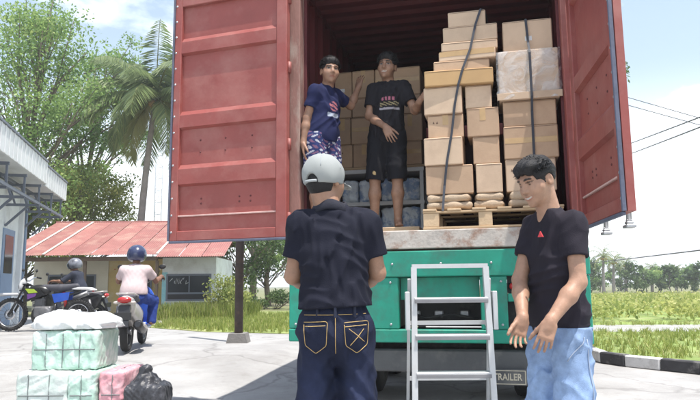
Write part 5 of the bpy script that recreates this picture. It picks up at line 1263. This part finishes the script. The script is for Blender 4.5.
# ================================================================== vegetation
L_tree = leaf_mat('broad_leaves', (.09, .18, .055), (.31, .45, .14), (.50, .57, .21), .5)
L_yel = leaf_mat('yellowish_leaves', (.14, .19, .05), (.36, .40, .12), (.52, .50, .18), .5)
L_dark = leaf_mat('deep_green_leaves', (.04, .08, .03), (.12, .19, .06), (.20, .26, .09), .45)
L_palm = leaf_mat('palm_leaflets', (.12, .18, .08), (.32, .39, .18), (.48, .46, .22), .5)
M_bark = mat('bark', (.16, .13, .10), .9, .25, 5, .6, 30, stretch=(1, 1, .3)); M_pbark = mat('palm_bark', (.22, .20, .18), .9, .2, 4, .5, 20)
def leaf_cloud(centres, radii, n, size, r, up=.25, tone=None):
    """n small folded leaves scattered through ellipsoid clumps"""
    w_ = radii ** 2; idx = r.choice(len(centres), n, p=w_ / w_.sum())
    d = r.normal(0, 1, (n, 3)); d /= np.linalg.norm(d, axis=1)[:, None]; rr = r.random(n) ** .5
    P = centres[idx] + d * (radii[idx] * rr)[:, None] * np.array([1, 1, .75])
    a = r.normal(0, 1, (n, 3)); a[:, 2] -= .35; a /= np.linalg.norm(a, axis=1)[:, None]
    nn = r.normal(0, 1, (n, 3)) + np.array([0, 0, up * 3]); b = np.cross(a, nn); b /= np.linalg.norm(b, axis=1)[:, None]
    s = size * r.uniform(.6, 1.3, n)[:, None]; up_ = np.cross(b, a)
    V = np.stack([P, P + a * s * .5 + b * s * .28 + up_ * s * .06, P + a * s, P + a * s * .5 - b * s * .28 + up_ * s * .06], 1)
    ct = r.random(len(centres))[idx] if tone is None else tone[idx]
    c = np.clip(.55 * ct + .45 * r.random(n), 0, 1); col = np.repeat(np.stack([c, c, c], 1), 4, 0)
    F = np.arange(4 * n).reshape(n, 4); return V.reshape(-1, 3), F, col
def tree(name, label, loc, h, crown_r, crown_h, n, size, lm, seed, cat='tree', group=None, lean=(0, 0), tips=34, cr=(.45, .9), base=.38, trunk=.03):
    r = np.random.default_rng(seed); R = empty(name, loc, 0, label, cat, group)
    g = MB(); top = V3(lean[0], lean[1], h * .82)
    tp = [V3(0, 0, -.05), V3(lean[0] * .15 + r.normal(0, .1), lean[1] * .15, h * .25), V3(lean[0] * .45, lean[1] * .45, h * .5), top]
    g.tube(tp, [h * trunk, h * trunk * .8, h * trunk * .55, h * .006], 9)
    cs, rs = [], []
    for i in range(tips):
        zz = base + (1 - base) * r.random() ** .8; th = r.uniform(0, 6.283)
        prof = math.sin(math.pi * min(max((zz - base) / (1 - base) * .85 + .12, 0), 1)) ** .7
        rad_ = crown_r * prof * math.sqrt(r.uniform(.15, 1)); c = V3(lean[0] * zz + rad_ * math.cos(th), lean[1] * zz + rad_ * math.sin(th), h * zz * .97)
        t0 = max(.2, zz - .25 - .1 * r.random()) ; j = min(t0 / .82, 1) * 3; k_ = min(int(j), 2); s0 = tp[k_] + (tp[k_ + 1] - tp[k_]) * (j - k_)
        mid = (s0 + c) / 2 + V3(r.normal(0, .1), r.normal(0, .1), .06 * h * r.random()); g.tube([s0, mid, c], [h * .0055, h * .0038, h * .0015], 5)
        cs.append(c); rs.append(crown_r * r.uniform(*cr) * .42)
        for q in range(2):
            c2 = c + r.normal(0, 1, 3) * crown_r * .16; g.tube([mid, c2], [h * .0022, h * .001], 4); cs.append(c2); rs.append(crown_r * r.uniform(*cr) * .3)
    g.build('trunk', M_bark, R)
    V, F, c = leaf_cloud(np.array(cs), np.array(rs), n, size, r); link('crown', quads_mesh('crown', V, F, lm, c), R)
    return R
def palm(label, loc, h, bend, fl, nf, seed, name='coconut_palm', group=None, nleaf=46, lm=None, droop=1.0, tr_r=.16):
    r = np.random.default_rng(seed); R = empty(name, loc, 0, label, 'palm tree', group)
    pts = [V3(bend[0] * t ** 2, bend[1] * t ** 2, h * t) for t in np.linspace(0, 1, 14)]
    g = MB().tube(pts, [tr_r * (1.35 - .6 * t) * (1 + .05 * (k_ % 2)) for k_, t in enumerate(np.linspace(0, 1, 14))], 10); g.build('trunk', M_pbark, R)
    T = pts[-1]; V = []; Fq = []; Cc = []
    rach = MB()
    for i in range(nf):
        az = 2.399 * i + r.normal(0, .15); age = i / nf; el = 1.35 - 1.75 * age + r.normal(0, .12); L = fl * r.uniform(.85, 1.1)
        d0 = V3(math.cos(az), math.sin(az), 0); p = T.copy(); e = el; path = [p]; dirs = []
        for k_ in range(12):
            dd = d0 * math.cos(e) + V3(0, 0, math.sin(e)); p = p + dd * L / 12; path.append(p); dirs.append(dd); e -= droop * (.08 + .055 * k_ / 4 + .05 * age)
        rach.tube(path[::2] + [path[-1]], [.03 - .0035 * k_ for k_ in range(7)] + [.004], 4)
        sd = np.cross(d0, (0, 0, 1)); dead = .9 if age > .93 else 0
        for k_ in range(nleaf):
            t = .12 + .87 * k_ / nleaf; j = min(int(t * 12), 11); q = path[j] + (path[j + 1] - path[j]) * (t * 12 - j); dd = dirs[j]
            ll = fl * .24 * math.sin(math.pi * (.15 + .78 * t)) * r.uniform(.85, 1.1)
            for s_ in (-1, 1):
                ld = nrm(sd * s_ * .8 + dd * .55 + V3(0, 0, -.45 - .5 * r.random() * droop)); e2 = nrm(np.cross(ld, V3(0, 0, 1)) + .2 * r.normal(0, 1, 3)) * (.028 + .011 * fl / 4)
                tip = q + ld * ll + V3(0, 0, -.12 * ll); b = len(V); V += [q - e2 * .5, q + e2 * .5, q + ld * ll * .6 + e2 * .6, tip]
                Fq.append((b, b + 1, b + 2, b + 3)); c = min(1, max(dead, .65 * r.random() + .25 * (age))); Cc += [(c, c, c)] * 4
    rach.build('frond_stems', mat('frond_stem', (.22, .22, .07), .7), R)
    link('fronds', quads_mesh('fronds', V, Fq, lm or L_palm, np.array(Cc)), R)
    g = MB()
    for i in range(7):
        a = i * .9; g.m = Matrix.Translation((T[0] + .22 * math.cos(a), T[1] + .22 * math.sin(a), T[2] - .22)); g.lathe([(.001, -.14), (.09, -.08), (.11, 0), (.08, .09), (.001, .13)], 8)
    g.m = Matrix.Identity(4); g.build('coconuts', mat('coconut_husk', (.38, .26, .08), .6), R)
    return R
palm('coconut palm with a curved trunk rising behind the red roofed hut', (-8.95, 26.0, .1), 9.1, (.55, 0), 3.9, 36, 3, nleaf=84, tr_r=.14, droop=.85)
tree('broadleaf_tree', 'tall loose broadleaf tree at the far left behind the white building', (-14.2, 26, .1), 13.2, 4.2, 9, 27000, .155, L_tree, 2, lean=(.8, 0), tips=46, base=.25, trunk=.016)
tree('broadleaf_tree', 'slender sparse broadleaf tree left of the coconut palm', (-13.9, 31, .1), 13.8, 3.2, 9, 14000, .15, L_tree, 5, lean=(1.2, 0), tips=30, base=.30, trunk=.012, cr=(.35, .75))
tree('broadleaf_tree', 'bushy yellow-green tree low behind the white building', (-11.9, 27, .1), 6.6, 2.6, 5, 12000, .14, L_yel, 8, tips=30, base=.2, trunk=.02)
tree('broadleaf_tree', 'rounded yellowish tree at the left behind the hut roof', (-15.2, 29, .1), 8.0, 3.2, 5, 10000, .15, L_yel, 18, tips=30, base=.25, trunk=.02)
tree('roadside_tree', 'dense tree just right of the hut', (-4.7, 26, .1), 5.6, 1.9, 4, 5000, .17, L_dark, 21, tips=26, base=.22)
tree('roadside_tree', 'dark rounded tree seen just right of the steel post', (-3.8, 29, .05), 4.9, 2.0, 4, 6500, .15, L_dark, 22, tips=30, base=.30)
tree('roadside_tree', 'loose tree between the steel post and the man in the cap', (-2.6, 35, .03), 6.8, 2.3, 4, 5000, .2, L_tree, 23, tips=26, base=.32)
tree('roadside_tree', 'tall tree far behind the steel post', (-6.5, 41, .0), 8.5, 3.0, 5, 6000, .25, L_tree, 24, tips=26, base=.25)
tree('tall_tree', 'tall tree whose leafy tip shows right of the right container door', (9.4, 30, 0), 13.9, 2.0, 5, 4200, .2, L_dark, 31, lean=(2.75, 0), tips=22, base=.62, trunk=.014)
# hedge and undergrowth near the hut
def shrub(label, loc, r0, h, n, size, lm, seed, group='shrubs beside the lawn'):
    r = np.random.default_rng(seed); R = empty('shrub', loc, 0, label, 'shrub', group); g = MB(); cs = []
    for i in range(12):
        a = r.uniform(0, 6.28); q = math.sqrt(r.random()) * r0; c = V3(q * math.cos(a), q * math.sin(a), h * r.uniform(.3, .85)); g.tube([(0, 0, 0), tuple(c * V3(.6, .6, .5)), tuple(c)], [.02, .014, .006], 5); cs.append(c)
    g.build('stems', M_bark, R); V, F, c = leaf_cloud(np.array(cs), np.full(12, h * .3), n, size, r); V[:, 2] = np.maximum(V[:, 2], .01); link('leaves', quads_mesh('leaves', V, F, lm, c), R)
shrub('tall weedy shrub against the right corner of the hut', (-3.75, 18.9, .212), .42, 1.3, 1500, .10, L_yel, 41)
shrub('weedy shrub between the hut and the steel post', (-3.2, 17.8, .212), .5, .85, 1400, .09, L_yel, 42)
shrub('dark hedge shrub beyond the lawn, just left of the man in the cap', (-1.35, 24.5, .0), .9, .95, 1800, .1, L_dark, 43)
shrub('dark hedge shrub beyond the lawn, right of the steel post', (-3.1, 25.0, .05), .9, .9, 1800, .1, L_dark, 44)
# grass, crop and far wood: nobody could count these
def blades(name, label, cat, pts, hmin, hmax, wd, lm, seed, nb=5, lean=.5, heads=None):
    r = np.random.default_rng(seed); n = len(pts); P = np.repeat(np.array(pts), nb, 0); m = len(P); P = P + np.concatenate([r.normal(0, hmax * .14, (m, 2)), np.zeros((m, 1))], 1)
    a = r.uniform(0, 6.283, m); d = np.stack([np.cos(a), np.sin(a), np.zeros(m)], 1); h = r.uniform(hmin, hmax, m)[:, None]; e = np.stack([-np.sin(a), np.cos(a), np.zeros(m)], 1) * wd
    t = P + d * h * lean * r.random(m)[:, None] + np.array([0, 0, 1]) * h; mid = (P + t) / 2 + np.array([0, 0, 1]) * h * .12
    V = np.stack([P - e, P + e, mid + e * .8, t, mid - e * .8], 1).reshape(-1, 3); F = np.arange(5 * m).reshape(m, 5)
    c = np.clip(r.normal(.5, .25, m), 0, .93)
    if heads: k_ = r.random(m) < heads; c[k_] = 1.0
    o = link(name, quads_mesh(name, V, F, lm, np.repeat(np.stack([c, c, c], 1), 5, 0))); tag(o, label, cat, kind='stuff'); return o
L_grass = leaf_mat('grass_blades', (.20, .27, .06), (.46, .50, .15), (.68, .60, .32), .5); L_crop = leaf_mat('crop_leaves', (.24, .31, .08), (.52, .52, .18), (.76, .70, .40), .5)
def inpoly(x, y, P):
    c = False; j = len(P) - 1
    for i in range(len(P)):
        if (P[i][1] > y) != (P[j][1] > y) and x < (P[j][0] - P[i][0]) * (y - P[i][1]) / (P[j][1] - P[i][1]) + P[i][0]: c = not c
        j = i
    return c
LP = [(-4.6, 14.0), (-2.9, 12.4), (-1.2, 11.7), (.6, 11.9), (1.6, 14), (2.2, 22), (-9.5, 22), (-8.5, 19.6), (-4.8, 19.4)]
rr = np.random.default_rng(77); pts = []
while len(pts) < 2600:
    x, y = rr.uniform(-5.5, 1.5), rr.uniform(11.6, 19.5)
    if inpoly(x, y, LP) and not (x > -.6 and y < 13): pts.append((x, y, .212))
blades('lawn_grass', 'short bright grass around the steel post', 'grass', pts, .04, .14, .006, L_grass, 1, 9)
pts = [(rr.uniform(-5.3, -2.9), rr.uniform(16.5, 19.7), .212) for _ in range(700)]
blades('tall_weeds', 'tall bright weeds in front of the hut', 'weeds', pts, .15, .5, .008, L_grass, 2, 9, .5)
pts = []
VP = [(x + .13, y + .02) for x, y in KL] + [(40, 31), (40, 4)]
while len(pts) < 5200:
    x, y = rr.uniform(3.2, 20), rr.uniform(5.5, 14.5)
    if inpoly(x, y, VP) and not (10.6 + (30 - x) / 26 * 2.2 - .5 < y < 12.5 + (30 - x) / 26 * 2.2 - .5): pts.append((x, y, .125))
blades('verge_grass_blades', 'short grass on the verge behind the painted kerb', 'grass', pts, .03, .13, .005, L_grass, 3, 9, .8)
pts = [(x, y, .12 if y < 31 else -.03) for x, y in zip(rr.uniform(5, 50, 5200), 15.2 + 30 * rr.random(5200) ** 1.3) if x < .62 * y + 6 and x > .2 * y]
P_ = np.array(pts); P_[:, 2] += .28
V, F, c = leaf_cloud(P_, rr.uniform(.16, .34, len(P_)), 42000, .13, rr); V[:, 2] = np.maximum(V[:, 2], .126)
tag(link('crop_field', quads_mesh('crop_field', V, F, L_crop, c)), 'yellow-green crop field beyond the footpath', 'field', kind='stuff')
# far row of trees and palms on the right
GF = 'far trees beyond the field'
spec = [('p', 600, 60, 6.2), ('p', 610, 62, 5.6), ('p', 622, 66, 5.2), ('t', 596, 72, 5.0), ('t', 632, 64, 4.0), ('t', 642, 66, 3.6), ('p', 648, 70, 4.6), ('t', 655, 68, 3.4), ('t', 666, 66, 3.6), ('t', 677, 70, 3.6), ('p', 672, 74, 4.4), ('t', 688, 66, 3.5), ('t', 698, 64, 3.9), ('t', 710, 66, 3.8), ('t', 585, 66, 4.4), ('t', 617, 76, 4.4)]
ordn = ['first', 'second', 'third', 'fourth', 'fifth', 'sixth', 'seventh', 'eighth', 'ninth', 'tenth', 'eleventh', 'twelfth']
tk = pk = 0
for j, (k_, px, d, h) in enumerate(sorted(spec, key=lambda q: q[1])):
    X = (px - 350) / 617.4 * d; h *= .74
    if k_ == 'p': palm('%s palm from the left in the far row beyond the field' % ordn[pk], (X, d, 0), h * .78, (.2, 0), h * .36, 18, 100 + j, 'far_palm', GF, 14, L_palm, .9, .13); pk += 1
    else: tree('far_tree', '%s rounded tree from the left in the far row beyond the field' % ordn[tk], (X, d, 0), h, h * .52, h, 1500, .30, (L_dark, L_tree)[j % 2], 200 + j, 'tree', GF, tips=16, base=.15, trunk=.02); tk += 1

# humid air over the whole place
hzb = MB().box((-430, -90, -1.2), (430, 710, 26)).mesh('haze', None)
hm_ = bpy.data.materials.new('humid_air'); hm_.use_nodes = True; _t = hm_.node_tree; _t.nodes.remove(_t.nodes['Principled BSDF'])
_pv = _t.nodes.new('ShaderNodeVolumePrincipled'); _pv.inputs['Color'].default_value = (.95, .97, 1, 1); _pv.inputs['Density'].default_value = .0017; _pv.inputs['Anisotropy'].default_value = .2
_t.links.new(_pv.outputs[0], _t.nodes['Material Output'].inputs['Volume']); hzb.materials.append(hm_); tag(link('haze', hzb), kind='stuff')
